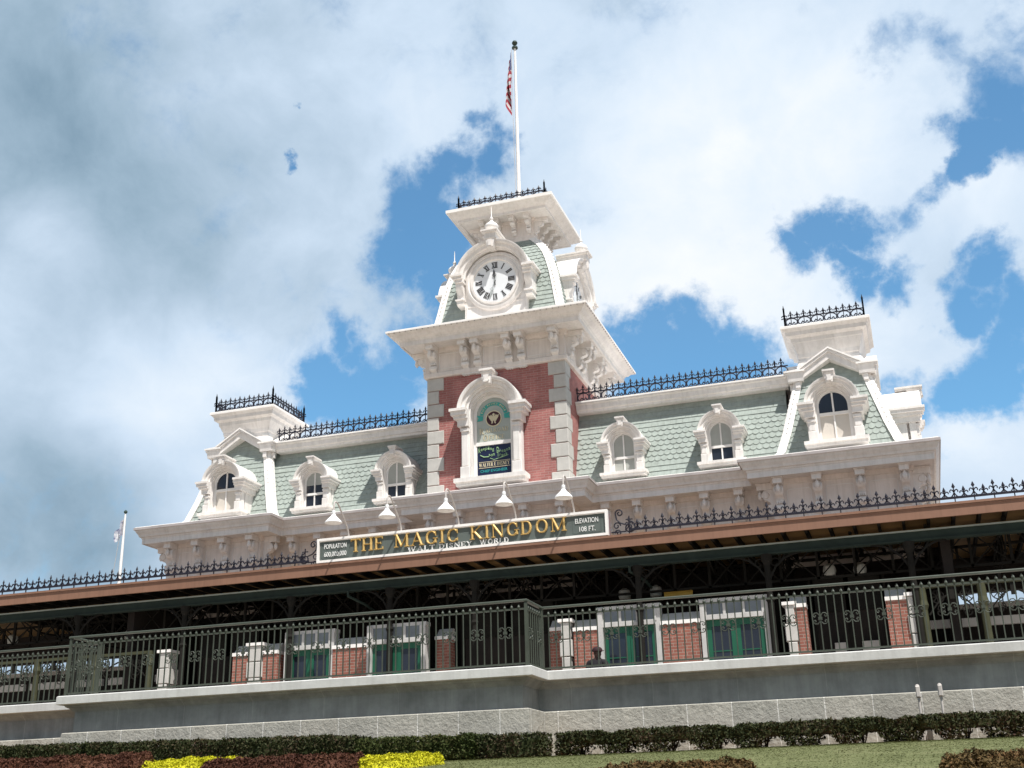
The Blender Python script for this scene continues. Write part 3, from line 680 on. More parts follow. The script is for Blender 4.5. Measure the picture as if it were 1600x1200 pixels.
# --- pavilions
def pavilion(cx, hb, ht, hn, zcap, caph):
    cyp = 30.95; zb, zt, zn = 8.40, 10.9, 11.30
    PR = [(hb,zb),(hb-.10*(hb-ht)/.69*1.0,zb+.30),(ht,zt),(hn,zn)]
    PR = [(hb,zb),(ht,zt),(hn,zn)]
    def ph(z):
        for (a, b), (c, d) in zip(PR, PR[1:]):
            if z <= d: return a+(c-a)*(z-b)/(d-b)
        return PR[-1][0]
    mb = MB(); vs = []
    for a, z in PR: vs += [(cx+x*a, cyp+y*a, z) for x, y in ((-1,-1),(1,-1),(1,1),(-1,1))]
    mb.add(vs, [(i*4+j, i*4+(j+1)%4, (i+1)*4+(j+1)%4, (i+1)*4+j) for i in range(len(PR)-1) for j in range(4)])
    L = math.hypot(hb-ht, zt-zb)
    def fr(s): f = s/L; return -(hb+(ht-hb)*f), zb+(zt-zb)*f
    for rot in (0, 1, 3):
        mb.M = Matrix.Translation((cx, cyp, 0)) @ Matrix.Rotation(R(90*rot), 4, 'Z')
        shingle_face(mb, fr, [(i*.163, .163, 3 <= i <= 9) for i in range(17)], .168, lambda z: (-ph(z)+.1, ph(z)-.1))
    rf = mb.build('pavilion_roof', green, ST)
    mb = MB()
    for sx in (-1, 1):
        for sy_ in (-1, 1):
            vs = []; prr = [(hb+.16,zb-.02),(hb+.10,zb+.10),(hb-.02,zb+.22)]+[(ph(z),z) for z in (9.2,10.0,zt,zn)]
            for a, z in prr:
                o = .05; w_ = .18
                vs += [(cx+sx*(a-w_), cyp+sy_*(a+o), z), (cx+sx*(a+o*.5), cyp+sy_*(a+o), z), (cx+sx*(a+o), cyp+sy_*(a+o*.5), z), (cx+sx*(a+o), cyp+sy_*(a-w_), z), (cx+sx*(a-w_), cyp+sy_*(a-w_), z)]
            n = len(prr); mb.add(vs, [(i*5+j, i*5+(j+1)%5, (i+1)*5+(j+1)%5, (i+1)*5+j) for i in range(n-1) for j in range(5)]+[(0,1,2,3,4), tuple(range(n*5-1, n*5-6, -1))])
            z = zb+.35
            while z < zn-.1:
                a = ph(z)
                for (ax, ay) in ((sx*(a-.06), sy_*(a+.055)), (sx*(a+.055), sy_*(a-.06))):
                    c = Vector((cx+ax, cyp+ay, z)); e = .026
                    mb.add([c+Vector((e,0,0)),c+Vector((0,e,0)),c+Vector((-e,0,0)),c+Vector((0,-e,0)),c+Vector((0,0,e*1.6)),c-Vector((0,0,e*1.6))],
                           [(0,1,4),(1,2,4),(2,3,4),(3,0,4),(1,0,5),(2,1,5),(3,2,5),(0,3,5)])
                z += .14
    mb.build('corner_ribs', capm, ST)
    # gable hood, front and sides
    mb = MB(); mc = MB(); e = ht+.30
    for rot in ((0, 1, 3)):
        M = Matrix.Translation((cx, cyp, 0)) @ Matrix.Rotation(R(90*rot), 4, 'Z'); mb.M = M; mc.M = M
        yf = -(cyp-29.80)+.0
        top = [(-e,10.86),(-e+.34,10.88),(0,11.40),(e-.34,10.88),(e,10.86)]
        bot = [(-e+.04,10.62),(-e+.36,10.64),(0,11.14),(e-.36,10.64),(e-.04,10.62)]
        mb.band_xz(top, bot, yf+.05, yf+.45)
        mb.band_xz([(x*1.01, z+.0) for x, z in top], [(x*1.0, z-.07) for x, z in top], yf+.0, yf+.05)
        mc.band_xz([(x*1.03, z+.05) for x, z in top], [(x*1.03, z+.003) for x, z in top], yf-.03, yf+.5)
        for sg in (-1, 1): mb.box(sg*(e-.30)-.06, sg*(e-.30)+.06, yf+.07, yf+.5, 10.45, 10.61)
    mb.build('gable_cornice', trim, ST); mc.build('gable_flashing', capm, ST)
    # neck, flared cap
    nkp = square(cx, cyp, hn); d = caph-hn
    mb = MB(); zz = zcap
    mb.sweep(nkp, [(.0,zn-.16),(.03,zn-.16),(.03,zn+.06),(.05,zn+.08),(.06,zn+.18),(d*.38,zz-.42),(d*.42,zz-.40),(d*.46,zz-.30),(d*.72,zz-.24),(d*.76,zz-.14),(d*.93,zz-.07),(d*.97,zz-.06)], True)
    # ogee lower edge boards
    for sg in (-1, 1):
        mb.prism_xz([(cx+sg*(hn+.02),zn-.34),(cx+sg*(hn-.12),zn-.30),(cx+sg*(hn-.2),zn-.22),(cx+sg*(hn-.36),zn-.17),(cx+sg*(hn-.38),zn-.1),(cx+sg*(hn+.02),zn-.1)], cyp-hn-.13, cyp-hn-.03)
    mb.build('pavilion_cap', trim, ST)
    mb = MB(); mb.sweep(nkp, [(d*.95,zz-.062),(d,zz-.062),(d,zz),(d*.93,zz+.02),(-hn,zz+.03)], True); mb.build('cap_flashing', capm, ST)
    h = caph-.13; c4 = [(cx-h,cyp-h,zz+.02),(cx+h,cyp-h,zz+.02),(cx+h,cyp+h,zz+.02),(cx-h,cyp+h,zz+.02)]
    for i in range(4): crest_run('iron_cresting', c4[i], c4[(i+1)%4], .47, .345, ST, .018)
pavilion(-1.12, 1.52, .86, .74, 12.18, 1.15)
pavilion(-18.58, 1.48, .85, .74, 12.08, 1.12)

# --- arched windows
def arch_pts(hw, z0, zc, n=14):
    return [(-hw, z0)]+[(-hw*math.cos(math.pi*i/n), zc+hw*math.sin(math.pi*i/n)) for i in range(n+1)]+[(hw, z0)]
def win(name, pos, gw, H, po, ro, ear, depth, rz=0, upper=None, lower=None, zm=None, s=1., muntin=True, hc=None, label=None):
    zm = zm if zm is not None else H*.55; hc = hc if hc is not None else H
    mb = MB()
    mb.band_xz(arch_pts(po, 0, H), arch_pts(gw+.05*s, 0, H), 0, .10*s+.04)
    mb.band_xz(arch_pts(gw+.10*s, 0, H), arch_pts(gw+.03*s, 0, H), .05*s, .20*s)
    mb.prism_xz(arch_pts(po*.985, 0, H), .14*s+.055, depth)
    # pilasters with bases and necks
    for sg in (-1, 1):
        c = sg*(po+gw+.06*s)/2; hw = (po-gw-.10*s)/2
        mb.bbox(c-hw, c+hw, -.05*s, 0, .24*s, hc-.30*s, .012)
        mb.bbox(c-hw-.02*s, c+hw+.04*s, -.08*s, 0, 0, .22*s, .012)
        mb.box(c-hw-.015*s, c+hw+.015*s, -.075*s, 0, hc-.36*s, hc-.31*s)
        # ear mouldings
        for k, (ex, z0, z1, yy) in enumerate(((.25,-.27,-.14,-.10),(.60,-.14,-.08,-.15),(.86,-.08,-.01,-.19),(1.,-.01,.04,-.22))):
            a = c-hw-.02*s if sg > 0 else -(po+(ear-po)*ex); b = (po+(ear-po)*ex) if sg > 0 else c+hw+.02*s
            mb.box(min(a, b), max(a, b), yy*s, depth*.8, hc+z0*s, hc+z1*s)
    # barrel hood
    pr = [(ro*.70,.02),(ro*.70,-.05*s),(ro*.76,-.06*s),(ro*.78,-.10*s),(ro*.88,-.11*s),(ro*.90,-.15*s),(ro*.97,-.17*s),(ro,-.17*s),(ro,depth),(ro*.9,depth)]
    mb.arcsweep(0, hc, pr, -R(2), math.pi+R(2), 30)
    o = mb.build(name, trim, ST, smooth=True, at=pos); o.rotation_euler = (0,0,rz)
    if label: o['label'] = label
    def sub(mb, nm, mt, smooth=False):
        c = mb.build(nm, mt, smooth=smooth, center=False); c.parent = o; WORLD[c.name] = Vector(pos); return c
    mb = MB(); t = ro-gw*.98
    kz0, kz1 = hc+ro*.74, hc+ro+.10*s
    mb.prism_xz([(-.07*s,kz0),(.07*s,kz0),(.095*s,kz1-.06*s),(-.095*s,kz1-.06*s)], -.21*s, .1)
    mb.prism_xz([(-.055*s,kz0+.05*s),(.055*s,kz0+.05*s),(.04*s,kz0+.02*s),(-.04*s,kz0+.02*s)], -.245*s, -.2*s)
    mb.prism_xz([(-.03*s,kz0+.04*s),(.03*s,kz0+.04*s),(.05*s,kz1-.10*s),(-.05*s,kz1-.10*s)], -.24*s, -.2*s)
    mb.box(-.105*s, .105*s, -.23*s, depth*.3, kz1-.06*s, kz1-.02*s); mb.box(-.125*s, .125*s, -.25*s, depth*.3, kz1-.02*s, kz1+.02*s)
    sub(mb, 'keystone', trim)
    mb = MB(); w_ = po+.10*s
    mb.box(-w_, w_, -.15*s, .2, -.07*s, 0); mb.box(-w_+.03*s, w_-.03*s, -.11*s, .2, -.13*s, -.07*s)
    sub(mb, 'window_sill', trim)
    mb = MB(); y = .14*s+.02
    mb.band_xz(arch_pts(gw+.035*s, 0, H), arch_pts(gw-.02*s, .03*s, H), y-.03, y+.03)
    mb.box(-gw, gw, y-.04, y+.02, zm-.035*s, zm+.03*s); mb.box(-gw, gw, y-.03, y+.02, 0, .045*s)
    if muntin: mb.box(-.018*s, .018*s, y-.03, y+.02, 0.04*s, H+gw*.98)
    sub(mb, 'sash', capm)
    up = arch_pts(gw, zm, H)
    mb = MB(); mb.prism_xz(up, y, y+.012); sub(mb, 'upper_pane', upper or blind)
    mb = MB(); mb.prism_xz([(-gw,.02),(gw,.02),(gw,zm),(-gw,zm)], y+.001, y+.013); sub(mb, 'lower_pane', lower or glass)
    return o, sub, y
WZ = 8.60
def mpt(px, Y): return at(px, 745, Y).x
wn = []
wn.append(win('dormer_window', (-13.27,29.48,WZ), .29, .80, .53, .56, .665, .95, upper=blind, lower=glass, zm=.43)); 
wn.append(win('dormer_window', (-15.86,29.48,WZ), .29, .80, .53, .56, .665, .95, upper=glass, lower=glass, zm=.43))
wn.append(win('dormer_window', (-6.66,29.48,WZ), .29, .80, .53, .56, .665, .95, upper=blind, lower=blind, zm=.43))
wn.append(win('dormer_window', (-4.06,29.48,WZ), .29, .80, .53, .56, .665, .95, upper=blind, lower=glass, zm=.43))
for (o, sub, y), bz in zip(wn, ((.0,.0), (.63,1.2), (0,0), (0,0))):   # half drawn blind
    if bz[0]:
        mb = MB(); mb.prism_xz([(-.285,.70),(.285,.70),(.285,.80)]+[(.285*math.cos(math.pi*i/12), .80+.285*math.sin(math.pi*i/12)) for i in range(1,12)]+[(-.285,.80)], y-.004, y-.001); sub(mb, 'window_blind', blind)
pw = [win('pavilion_window', (-1.14,28.98,8.66), .375, .95, .66, .68, .86, 1.25, upper=glass, lower=board, zm=.74, s=1.2),
      win('pavilion_window', (-18.50,28.98,8.62), .36, .88, .62, .64, .82, 1.25, upper=glass, lower=board, zm=.70, s=1.15)]
# side dormers of the pavilions
win('pavilion_window', (.78,30.95,8.66), .375, .95, .66, .68, .86, 1.3, rz=R(90), upper=glass, lower=board, zm=.74, s=1.2)
# the big office window
TW, tsub, ty = win('office_window', (-10.10,28.73,8.66), .52, 1.84, .86, .90, 1.10, .32, upper=glassT, lower=navy, zm=1.02, s=1.55, muntin=False, hc=1.90)
gw = .52; yl = ty-.004
# writing on the panes (upper frosted pane)
def txt_serif(nm, t, h, xc, wid, z, mtl, y=yl, bold=1.2, arc=None):
    mb = MB(); serif(mb, t, h, xc-wid/2, xc+wid/2, z, y-.008, .008, bold, False); tsub(mb, nm, mtl)
H = 1.84
mb = MB(); mb.arcsweep(0, 1.80, [(.40,yl),(.30,yl),(.30,yl-.006),(.40,yl-.006)], R(8), R(172), 20)
for sg in (-1, 1): mb.add([(sg*.30,yl-.007,1.82),(sg*.49,yl-.007,1.86),(sg*.44,yl-.007,1.78),(sg*.48,yl-.007,1.68),(sg*.31,yl-.007,1.70)], [(0,1,2,3,4)])
tsub(mb, 'banner', teal)
for i, ch in enumerate('WALT DISNEY WORLD'):
    if ch == ' ': continue
    a = R(160-140*i/16); b2 = MB(); b2.M = Matrix.Translation((.325*math.cos(a), 0, 1.80+.325*math.sin(a))) @ Matrix.Rotation(-(a-math.pi/2), 4, 'Y')
    serif(b2, ch, .055, -.022, .022, 0, yl-.014, .006, 1.6, False); tsub(b2, 'banner_letter', cream)
mb = MB(); mb.arcsweep(0, 1.72, [(.235,yl-.008),(.205,yl-.008),(.205,yl-.002),(.235,yl-.002)], 0, 2*math.pi, 28); tsub(mb, 'emblem_ring', cream)
mb = MB(); n = 28; mb.prism_xz([(.205*math.cos(2*math.pi*i/n), 1.72+.205*math.sin(2*math.pi*i/n)) for i in range(n)], yl-.005, yl-.001); tsub(mb, 'emblem_disc', maroon)
mb = MB()   # winged crest
for sg in (-1, 1):
    mb.prism_xz([(0,1.66),(sg*.05,1.62),(sg*.09,1.68),(sg*.14,1.76),(sg*.15,1.83),(sg*.10,1.80),(sg*.07,1.84),(sg*.04,1.79),(0,1.80)], yl-.010, yl-.006)
    mb.prism_xz([(sg*.015,1.66),(sg*.07,1.60),(sg*.05,1.565),(sg*.02,1.60)], yl-.0095, yl-.006)
mb.prism_xz([(-.03,1.80),(.03,1.80),(.035,1.85),(0,1.875),(-.035,1.85)], yl-.011, yl-.006)
tsub(mb, 'emblem_crest', cream)
txt_serif('window_lettering', 'R', .17, -.345, .15, 1.30, cream); txt_serif('window_lettering', 'AILROAD', .12, .085, .68, 1.335, cream)
txt_serif('window_lettering', 'O', .17, -.235, .16, 1.10, cream); txt_serif('window_lettering', 'FFICE', .12, .09, .46, 1.125, cream)
yl2 = yl
def wave(t, h, x0, x1, z, amp, mtl, bold=1.3, big=()):
    mb = MB(); n = len(t); 
    for i, ch in enumerate(t):
        if ch == ' ': continue
        x = x0+(x1-x0)*(i+.5)/n; hh = h*(1.75 if i in big else 1); zz = z+amp*math.sin(2*math.pi*(i+.5)/n+math.pi)+(0 if i not in big else -h*.25)
        wdh = (x1-x0)/n*(1.2 if i in big else .95)
        vs, fs = sans(ch, hh, .9, .006); q = max(abs(v[0]) for v in vs)*2 or 1
        mb.add([(x+v[0]*wdh*.85/q, yl2-.006+v[1], zz+v[2]) for v in vs], fs)
    tsub(mb, 'panel_lettering', mtl)
wave('Keeping Dreams', .10, -.46, .47, .79, -.06, mint, big=(0, 8))
wave('on Track', .105, -.10, .38, .635, -.03, mint, big=(3,))
mb = MB(); mb.tube([(-.40,yl-.006,.71),(-.30,yl-.006,.65),(-.18,yl-.006,.645),(-.11,yl-.006,.68),(-.15,yl-.006,.71)], .012, 5)
mb.tube([(-.12,yl-.006,.60),(.0,yl-.006,.545),(.14,yl-.006,.58),(.4,yl-.006,.64)], .008, 5); tsub(mb, 'panel_flourish', mint)
mb = MB()
for z in (.50, .335): mb.box(-.45, .45, yl-.007, yl-.001, z, z+.012)
tsub(mb, 'panel_rules', cream)
txt_serif('panel_lettering', 'WALTER E DISNEY', .105, 0, .88, .375, cream, bold=1.3)
for wd_, xc_ in (('CHIEF', -.27), ('ENGINEER', .13)):
    vs, fs = sans(wd_, .075, 1.0, .006); mb = MB(); mb.add([(xc_+v[0], yl-.006+v[1], .215+v[2]) for v in vs], fs); tsub(mb, 'panel_lettering', tealL)

# --- the clocks (front, right and left faces)
def clock(rz, nm):
    lx, ly = 0, (-2.06 if abs(rz) < .1 else -1.80)
    c, s_ = math.cos(rz), math.sin(rz); pos = Vector((CX-ly*s_, TY+ly*c, 13.20))
    CZ = 1.29; po = .93
    mb = MB()
    # back panel with arched top, thick
    mb.prism_xz([(-po,0)]+[(-po*math.cos(math.pi*i/20), CZ+po*math.sin(math.pi*i/20)) for i in range(21)]+[(po,0)], .0, 1.3)
    frame_xz(mb, -po+.06, po-.06, .10, .62, .0, .03, .02)
    # round surround with mouldings
    mb.arcsweep(0, CZ, [(.90,0),(.90,-.05),(.87,-.08),(.80,-.09),(.78,-.06),(.74,-.06),(.72,-.10),(.66,-.10),(.635,-.03),(.635,0)], 0, 2*math.pi, 48)
    # hood
    ro = 1.13
    mb.arcsweep(0, CZ+.06, [(.88,0),(.88,-.16),(.92,-.17),(.94,-.24),(1.03,-.26),(1.05,-.32),(1.11,-.35),(ro,-.35),(ro,1.1),(1.0,1.1)], R(5), R(175), 36)
    for sg in (-1, 1):
        for a, b, z0, z1, yy in ((.90,1.14,.12,.22,-.28),(.90,1.20,.22,.30,-.33),(.90,1.26,.30,.36,-.38)): 
            mb.box(sg*a if sg > 0 else -b, b if sg > 0 else -a, yy, .9, CZ+z0-.10, CZ+z1-.10)
        # scrolled console under each ear
        pts = [(0,CZ+.02),(-.22,CZ+.02),(-.24,CZ-.08),(-.20,CZ-.18),(-.12,CZ-.28),(-.10,CZ-.40),(-.16,CZ-.50),(-.15,CZ-.60),(-.06,CZ-.64),(0,CZ-.64)]
        mb.prism_yz(pts, sg*.93 if sg > 0 else -1.13, 1.13 if sg > 0 else -.93)
        mb.box(.93 if sg > 0 else -1.13, 1.13 if sg > 0 else -.93, 0, .8, CZ-.64, CZ+.02)
        mb.box(.90 if sg > 0 else -1.16, 1.16 if sg > 0 else -.90, -.19, .8, CZ-.50, CZ-.46)
    o = mb.build('clock', trim, ST, smooth=True, at=pos); o.rotation_euler = (0,0,rz)
    def sub(mb, nm, mt, smooth=False):
        c = mb.build(nm, mt, smooth=smooth, center=False); c.parent = o; WORLD[c.name] = pos; return c
    mb = MB(); n = 48; mb.prism_xz([(.64*math.cos(2*math.pi*i/n), CZ+.64*math.sin(2*math.pi*i/n)) for i in range(n)], -.035, .01); sub(mb, 'dial', clockw)
    ROM = ['XII','I','II','III','IIII','V','VI','VII','VIII','IX','X','XI']
    for hr, t in enumerate(ROM):
        mb = MB(); th = -R(30*hr); M = Matrix.Translation((0,-.040,CZ)) @ Matrix.Rotation(-th, 4, 'Y'); mb.M = M
        wch = {'I': .045, 'V': .085, 'X': .085}; W = sum(wch[c] for c in t); x = -W/2; r0, r1 = .40, .585
        def st(xa, za, xb, zb, w_):
            d = Vector((xb-xa, 0, zb-za)).normalized(); n_ = Vector((-d.z,0,d.x))*w_/2; a = Vector((xa,0,za)); b = Vector((xb,0,zb))
            q = [a+n_, b+n_, b-n_, a-n_]; mb.add([tuple(p) for p in q]+[(p.x,-.006,p.z) for p in q], [(0,1,2,3),(4,5,6,7),(0,1,5,4),(1,2,6,5),(2,3,7,6),(3,0,4,7)])
        for ch in t:
            cw = wch[ch]
            if ch == 'I': st(x+cw/2, r0, x+cw/2, r1, .027)
            elif ch == 'V': st(x+.01, r1, x+cw/2, r0, .028); st(x+cw-.01, r1, x+cw/2, r0, .012)
            else: st(x+.01, r1, x+cw-.01, r0, .028); st(x+cw-.01, r1, x+.01, r0, .012)
            x += cw
        st(-W/2+.0, r0+.004, W/2, r0+.004, .009); st(-W/2, r1-.004, W/2, r1-.004, .009)
        sub(mb, 'numeral', clockb)
    def hand(ang, L, mtl, nm, y, th=.014):
        mb = MB(); mb.M = Matrix.Translation((0, y, CZ)) @ Matrix.Rotation(R(ang), 4, 'Y')
        mb.prism_xz([(-.012,-.14),(.012,-.14),(.010,L*.45),(.03,L*.72),(.0,L),(-.03,L*.72),(-.010,L*.45)], -th/2, th/2)
        for sg in (-1, 1): mb.tube([(sg*.045*math.sin(R(a))*1.1, 0, L*.50-.055*math.cos(R(a))) for a in (0,40,80,120,160,180)], .008, 5)
        mb.lathe([(.03,-.0),(.03,.01)], (0,0,0), 10)
        sub(mb, nm, mtl)
    hand(-4, .37, clockb, 'hour_hand', -.055); hand(197, .54, clockg, 'minute_hand', -.068)
    # keystone block + onion finial
    mb = MB(); K = CZ+.94
    mb.prism_xz([(-.09,K-.02),(.09,K-.02),(.14,K+.24),(-.14,K+.24)], -.42, 0)
    mb.prism_xz([(-.05,K+.01),(.05,K+.01),(.07,K+.20),(-.07,K+.20)], -.45, -.40)
    mb.box(-.17, .17, -.44, .5, K+.24, K+.42); mb.box(-.22, .22, -.49, .5, K+.42, K+.46); mb.box(-.25, .25, -.52, .5, K+.46, K+.50)
    sub(mb, 'keystone', trim)
    mb = MB(); mb.lathe([(.08,0),(.08,.02),(.05,.04),(.07,.06),(.16,.10),(.195,.16),(.20,.21),(.17,.26),(.09,.32),(.045,.37),(.04,.40),(.055,.42),(.055,.46),(.03,.49),(.014,.52),(.010,.80),(.003,.86)], (0,-.24,K+.50), 20)
    sub(mb, 'onion_finial', capm, True)
    return o
clock(0, 'f'); clock(R(90), 'r'); clock(R(-90), 'l')

# --- lower cornice and frieze wall following the facade
PL0, PL1, PR0, PR1 = -20.28, -17.22, -2.82, .50
path = [(PL0,38),(PL0,29.05),(PL1,29.05),(PL1,29.75),(TX-TH-.02,29.75),(TX-TH-.02,28.97),(TX+TH+.02,28.97),(TX+TH+.02,29.75),(PR0,29.75),(PR0,29.05),(PR1,29.05),(PR1,38)]
mb = MB(); mb.sweep(path, [(0,5.6),(0,7.68),(.03,7.70),(.05,7.80),(.06,7.81)]); mb.build('lower_wall', trim2, ST)
mb = MB(); mb.sweep(path, [(.03,7.81),(.50,7.81),(.505,7.79),(.535,7.79),(.535,7.93),(.55,7.945),(.56,7.98),(.60,7.99),(.62,8.05),(.67,8.12),(.69,8.165),(.70,8.18)])
mb.build('lower_cornice', trim, ST)
mb = MB(); mb.sweep(path, [(.69,8.18),(.725,8.18),(.725,8.245),(.70,8.26)]); mb.build('gutter_lip', lipm, ST)
mb = MB(); mb.sweep(path, [(.70,8.262),(.68,8.275),(-.60,8.46),(-1.0,8.46)]); mb.build('cornice_flashing', capm, ST)
mb = MB(); mb.box(-20.2, .45, 30.6, 38, 8.3, 8.44); mb.box(-17.4,-2.4,30.6,37,8.44,10.9); mb.build('roof_body', roofmat, ST)
lb = None
def lbr(x, y, rz=0):
    global lb
    p = (x, y, 7.808)
    if lb is None: lb = bracket('cornice_bracket', .22, .44, .92, ST, trim, .055, p)
    else: inst(lb, ST, p, rz)
def panels(xs, y):
    for a, b in zip(xs, xs[1:]):
        fr = MB()
        if b-a > .4: frame_xz(fr, a+.17, b-.17, 7.02, 7.56, y, .022, .014, .06)
        fr.build('wall_panel', trim, ST)
xsL = [-20.05,-19.15,-18.28,-17.38]; xsR = [-2.66,-1.72,-.70,.32]
for x in xsL: lbr(x, 29.05)
for x in xsR: lbr(x, 29.05)
panels(xsL, 29.05); panels(xsR, 29.05)
xb = [-11.90,-11.05,-10.15,-9.22,-8.22]
for x in xb: lbr(x, 28.97)
panels(xb, 28.97)
xwl = [-16.45,-15.6,-14.75,-13.88,-13.0]; xwr = [-7.2,-6.36,-5.48,-4.6,-3.72]
for x in xwl+xwr: lbr(x, 29.75)
panels(xwl, 29.75); panels(xwr, 29.75)
for y in (29.25,30.2,31.15,32.1,33.05,34.0): lbr(PR1, y, R(90)); lbr(PL0, y, R(-90))
for y in (29.3,): lbr(PL1, y, R(90)); lbr(PR0, y, R(-90))

# ================================================================== GROUND FLOOR under the canopy (part of the station)
GY = 26.0; FZ = 1.9
def gx(px): return at(px, 1010, GY).x
def brickseg(a, b, z1=4.0, y=GY, back=.35, name='brick_wall'):
    mb = MB(); mb.box(gx(a), gx(b), y, y+back, FZ, z1); mb.build(name, brick2, ST)
    mb = MB(); mb.box(gx(a)-.01, gx(b)+.01, y-.03, y+back, z1, z1+.08); mb.build('wall_coping', capm, ST)
    mb = MB(); mb.prism_yz([(y+.03,z1+.081),(y+.25,z1+.28),(y+back,z1+.28),(y+back,z1+.081)], gx(a), gx(b)); mb.build('sloped_coping', quoinm, ST)
def stonepier(a, b, z1=4.22, y=GY-.03):
    n = 6; hh = (z1-FZ)/n
    for k in range(n):
        e = .04 if k % 2 == 0 else 0
        mb = MB(); mb.bbox(gx(a)-e, gx(b)+e, y-.02, y+.4, FZ+k*hh+.01, FZ+(k+1)*hh-.01, .015); mb.build('pier_stone', quoinm, ST)
    mb = MB(); mb.box(gx(a)-.06, gx(b)+.06, y-.05, y+.42, z1, z1+.07); mb.build('pier_cap', capm, ST)
for a, b in ((365,388),(412,434),(520,573),(897,935),(1035,1096)): brickseg(a, b)
for a, b in ((1240,1266),(1393,1428)): brickseg(a, b, 4.16)
brickseg(850, 877, 4.12, GY+.5); brickseg(668, 690, 4.12, GY+.5)
for a, b in ((252,266),(390,410),(878,892),(1233,1247),(1428,1440)): stonepier(a, b)
# side face of the jog beside the central opening
mb = MB(); mb.box(gx(897)-.25, gx(897)-.005, GY+.36, GY+2.6, FZ, 4.1); mb.build('brick_wall', brick2, ST)
framem = mat('shaded_white_frame_paint', (.50,.49,.475), .6, .06, 4, streak=.12)  # white frames greyed, canopy shade put into the colour
transm = mat('grey_transom_glass', (.16,.18,.20), .25, .1, 3)
def doorbay(a, b, lit=True):
    x0, x1 = gx(a), gx(b); 
    mb = MB(); mb.box(x0, x0+.11, GY-.04, GY+.3, FZ, 4.47); mb.box(x1-.11, x1, GY+.015, GY+.3, FZ, 4.47)
    mb.box(x0+.111, x1-.111, GY-.02, GY+.25, 4.04, 4.12); mb.box(x0-.02, x1+.02, GY+.02, GY+.3, 4.42, 4.50)
    n = 3
    for k in range(n+1):
        x = x0+.11+(x1-x0-.22)*k/n; mb.box(x-.03, x+.03, GY+.0, GY+.2, 4.121, 4.419)
    mb.box(x0+.112, x1-.112, GY+.01, GY+.1, 4.121, 4.15)
    fr = mb.build('door_frame', framem, ST)
    mb = MB(); mb.box(x0+.1, x1-.1, GY+.03, GY+.05, 4.15, 4.42)
    g = mb.build('transom_light', transm, ST)
    cx = (x0+x1)/2
    for (p, q) in ((x0+.112, cx-.004), (cx+.004, x1-.112)):
        mb = MB(); t = .10; y0, y1 = GY+.06, GY+.11
        mb.box(p, p+t, y0, y1, FZ, 4.038); mb.box(q-t, q, y0, y1, FZ, 4.038); mb.box(p+t, q-t, y0, y1, 3.90, 4.038); mb.box(p+t, q-t, y0, y1, FZ, FZ+.75)
        for z in (2.95, 3.35): mb.box(p+t, q-t, y0+.01, y1-.01, z, z+.025)
        d = mb.build('door', dgreen, ST)
        mb = MB(); mb.box(p+t-.01, q-t+.01, y0+.02, y0+.03, FZ+.74, 3.91); gl = mb.build('door_glass', glass, d)
for a, b in ((446,521),(574,664),(936,1034),(1098,1206)): doorbay(a, b)
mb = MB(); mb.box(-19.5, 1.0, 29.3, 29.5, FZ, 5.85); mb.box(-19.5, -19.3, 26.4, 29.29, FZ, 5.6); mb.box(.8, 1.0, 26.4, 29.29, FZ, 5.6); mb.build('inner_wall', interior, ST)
# dark frames in the wide openings, backed by sheets for the shade inside
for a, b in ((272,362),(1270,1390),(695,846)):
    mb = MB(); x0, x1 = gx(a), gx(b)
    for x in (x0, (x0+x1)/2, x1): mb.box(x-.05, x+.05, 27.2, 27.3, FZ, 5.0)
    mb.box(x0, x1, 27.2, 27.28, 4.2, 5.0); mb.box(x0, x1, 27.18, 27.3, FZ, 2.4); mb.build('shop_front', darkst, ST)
    mb = MB(); mb.box(x0, x1, 27.24, 27.25, 2.4, 4.2); mb.build('opening_shade_sheet', interior, ST)  # near-black sheet stands in for the shade of the open bay
mb = MB()
for a, b in ((1300,1318),(1345,1372)): mb.box(gx(a), gx(b), 27.05, 27.15, 3.05, 3.5)
mb.build('poster_panel', quoinm, ST)

# ================================================================== CANOPY
CN = thing('platform_canopy', 'long dark platform canopy with brown fascia, lattice trusses and black iron cresting along its edge', 'canopy', (-10, 26, 1.9))
CX0, CX1 = -33.0, 10.0; CF = 25.45
mb = MB(); mb.box(CX0, CX1, CF, CF+.05, 5.70, 5.93); mb.box(CX0, CX1, CF-.012, CF, 5.90, 5.925); mb.build('brown_fascia', brown, CN)
mb = MB(); mb.box(CX0, CX1, CF-.03, CF+.08, 5.932, 5.985); mb.build('fascia_cap', brown, CN)
mb = MB(); mb.box(CX0, CX1, CF+.051, 31.2, 5.86, 5.92); mb.build('ceiling_boards', tan, CN)
mb = MB(); mb.box(CX0, CX1, CF+.10, 28.9, 5.935, 5.98); mb.box(CX0, -20.3, 28.9, 31.2, 5.935, 5.98); mb.box(.52, CX1, 28.9, 31.2, 5.935, 5.98); mb.build('roof_deck', roofmat, CN)
x = CX0+.3; n = 0; rp = None
while x < CX1:
    if -24.5 < x < 4.5:
        if rp is None:
            mb = MB(); mb.prism_yz([(CF+.052,5.72),(CF+.052,5.858),(31.0,5.858),(31.0,5.72)], x-.03, x+.03); rp = mb.build('rafter', darkst, CN); rx = x
        else:
            inst(rp, CN, (x, WORLD[rp.name].y, WORLD[rp.name].z))
    x += .505
BY = 25.86
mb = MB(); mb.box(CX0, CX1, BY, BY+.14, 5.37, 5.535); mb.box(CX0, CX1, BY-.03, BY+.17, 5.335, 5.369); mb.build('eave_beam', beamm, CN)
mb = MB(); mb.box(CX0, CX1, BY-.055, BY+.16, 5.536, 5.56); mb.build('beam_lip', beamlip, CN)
mb = MB()
x = CX0
while x < CX1: mb.box(x, x+.42, BY+.0, BY+.05, 5.561, 5.585); x += .505
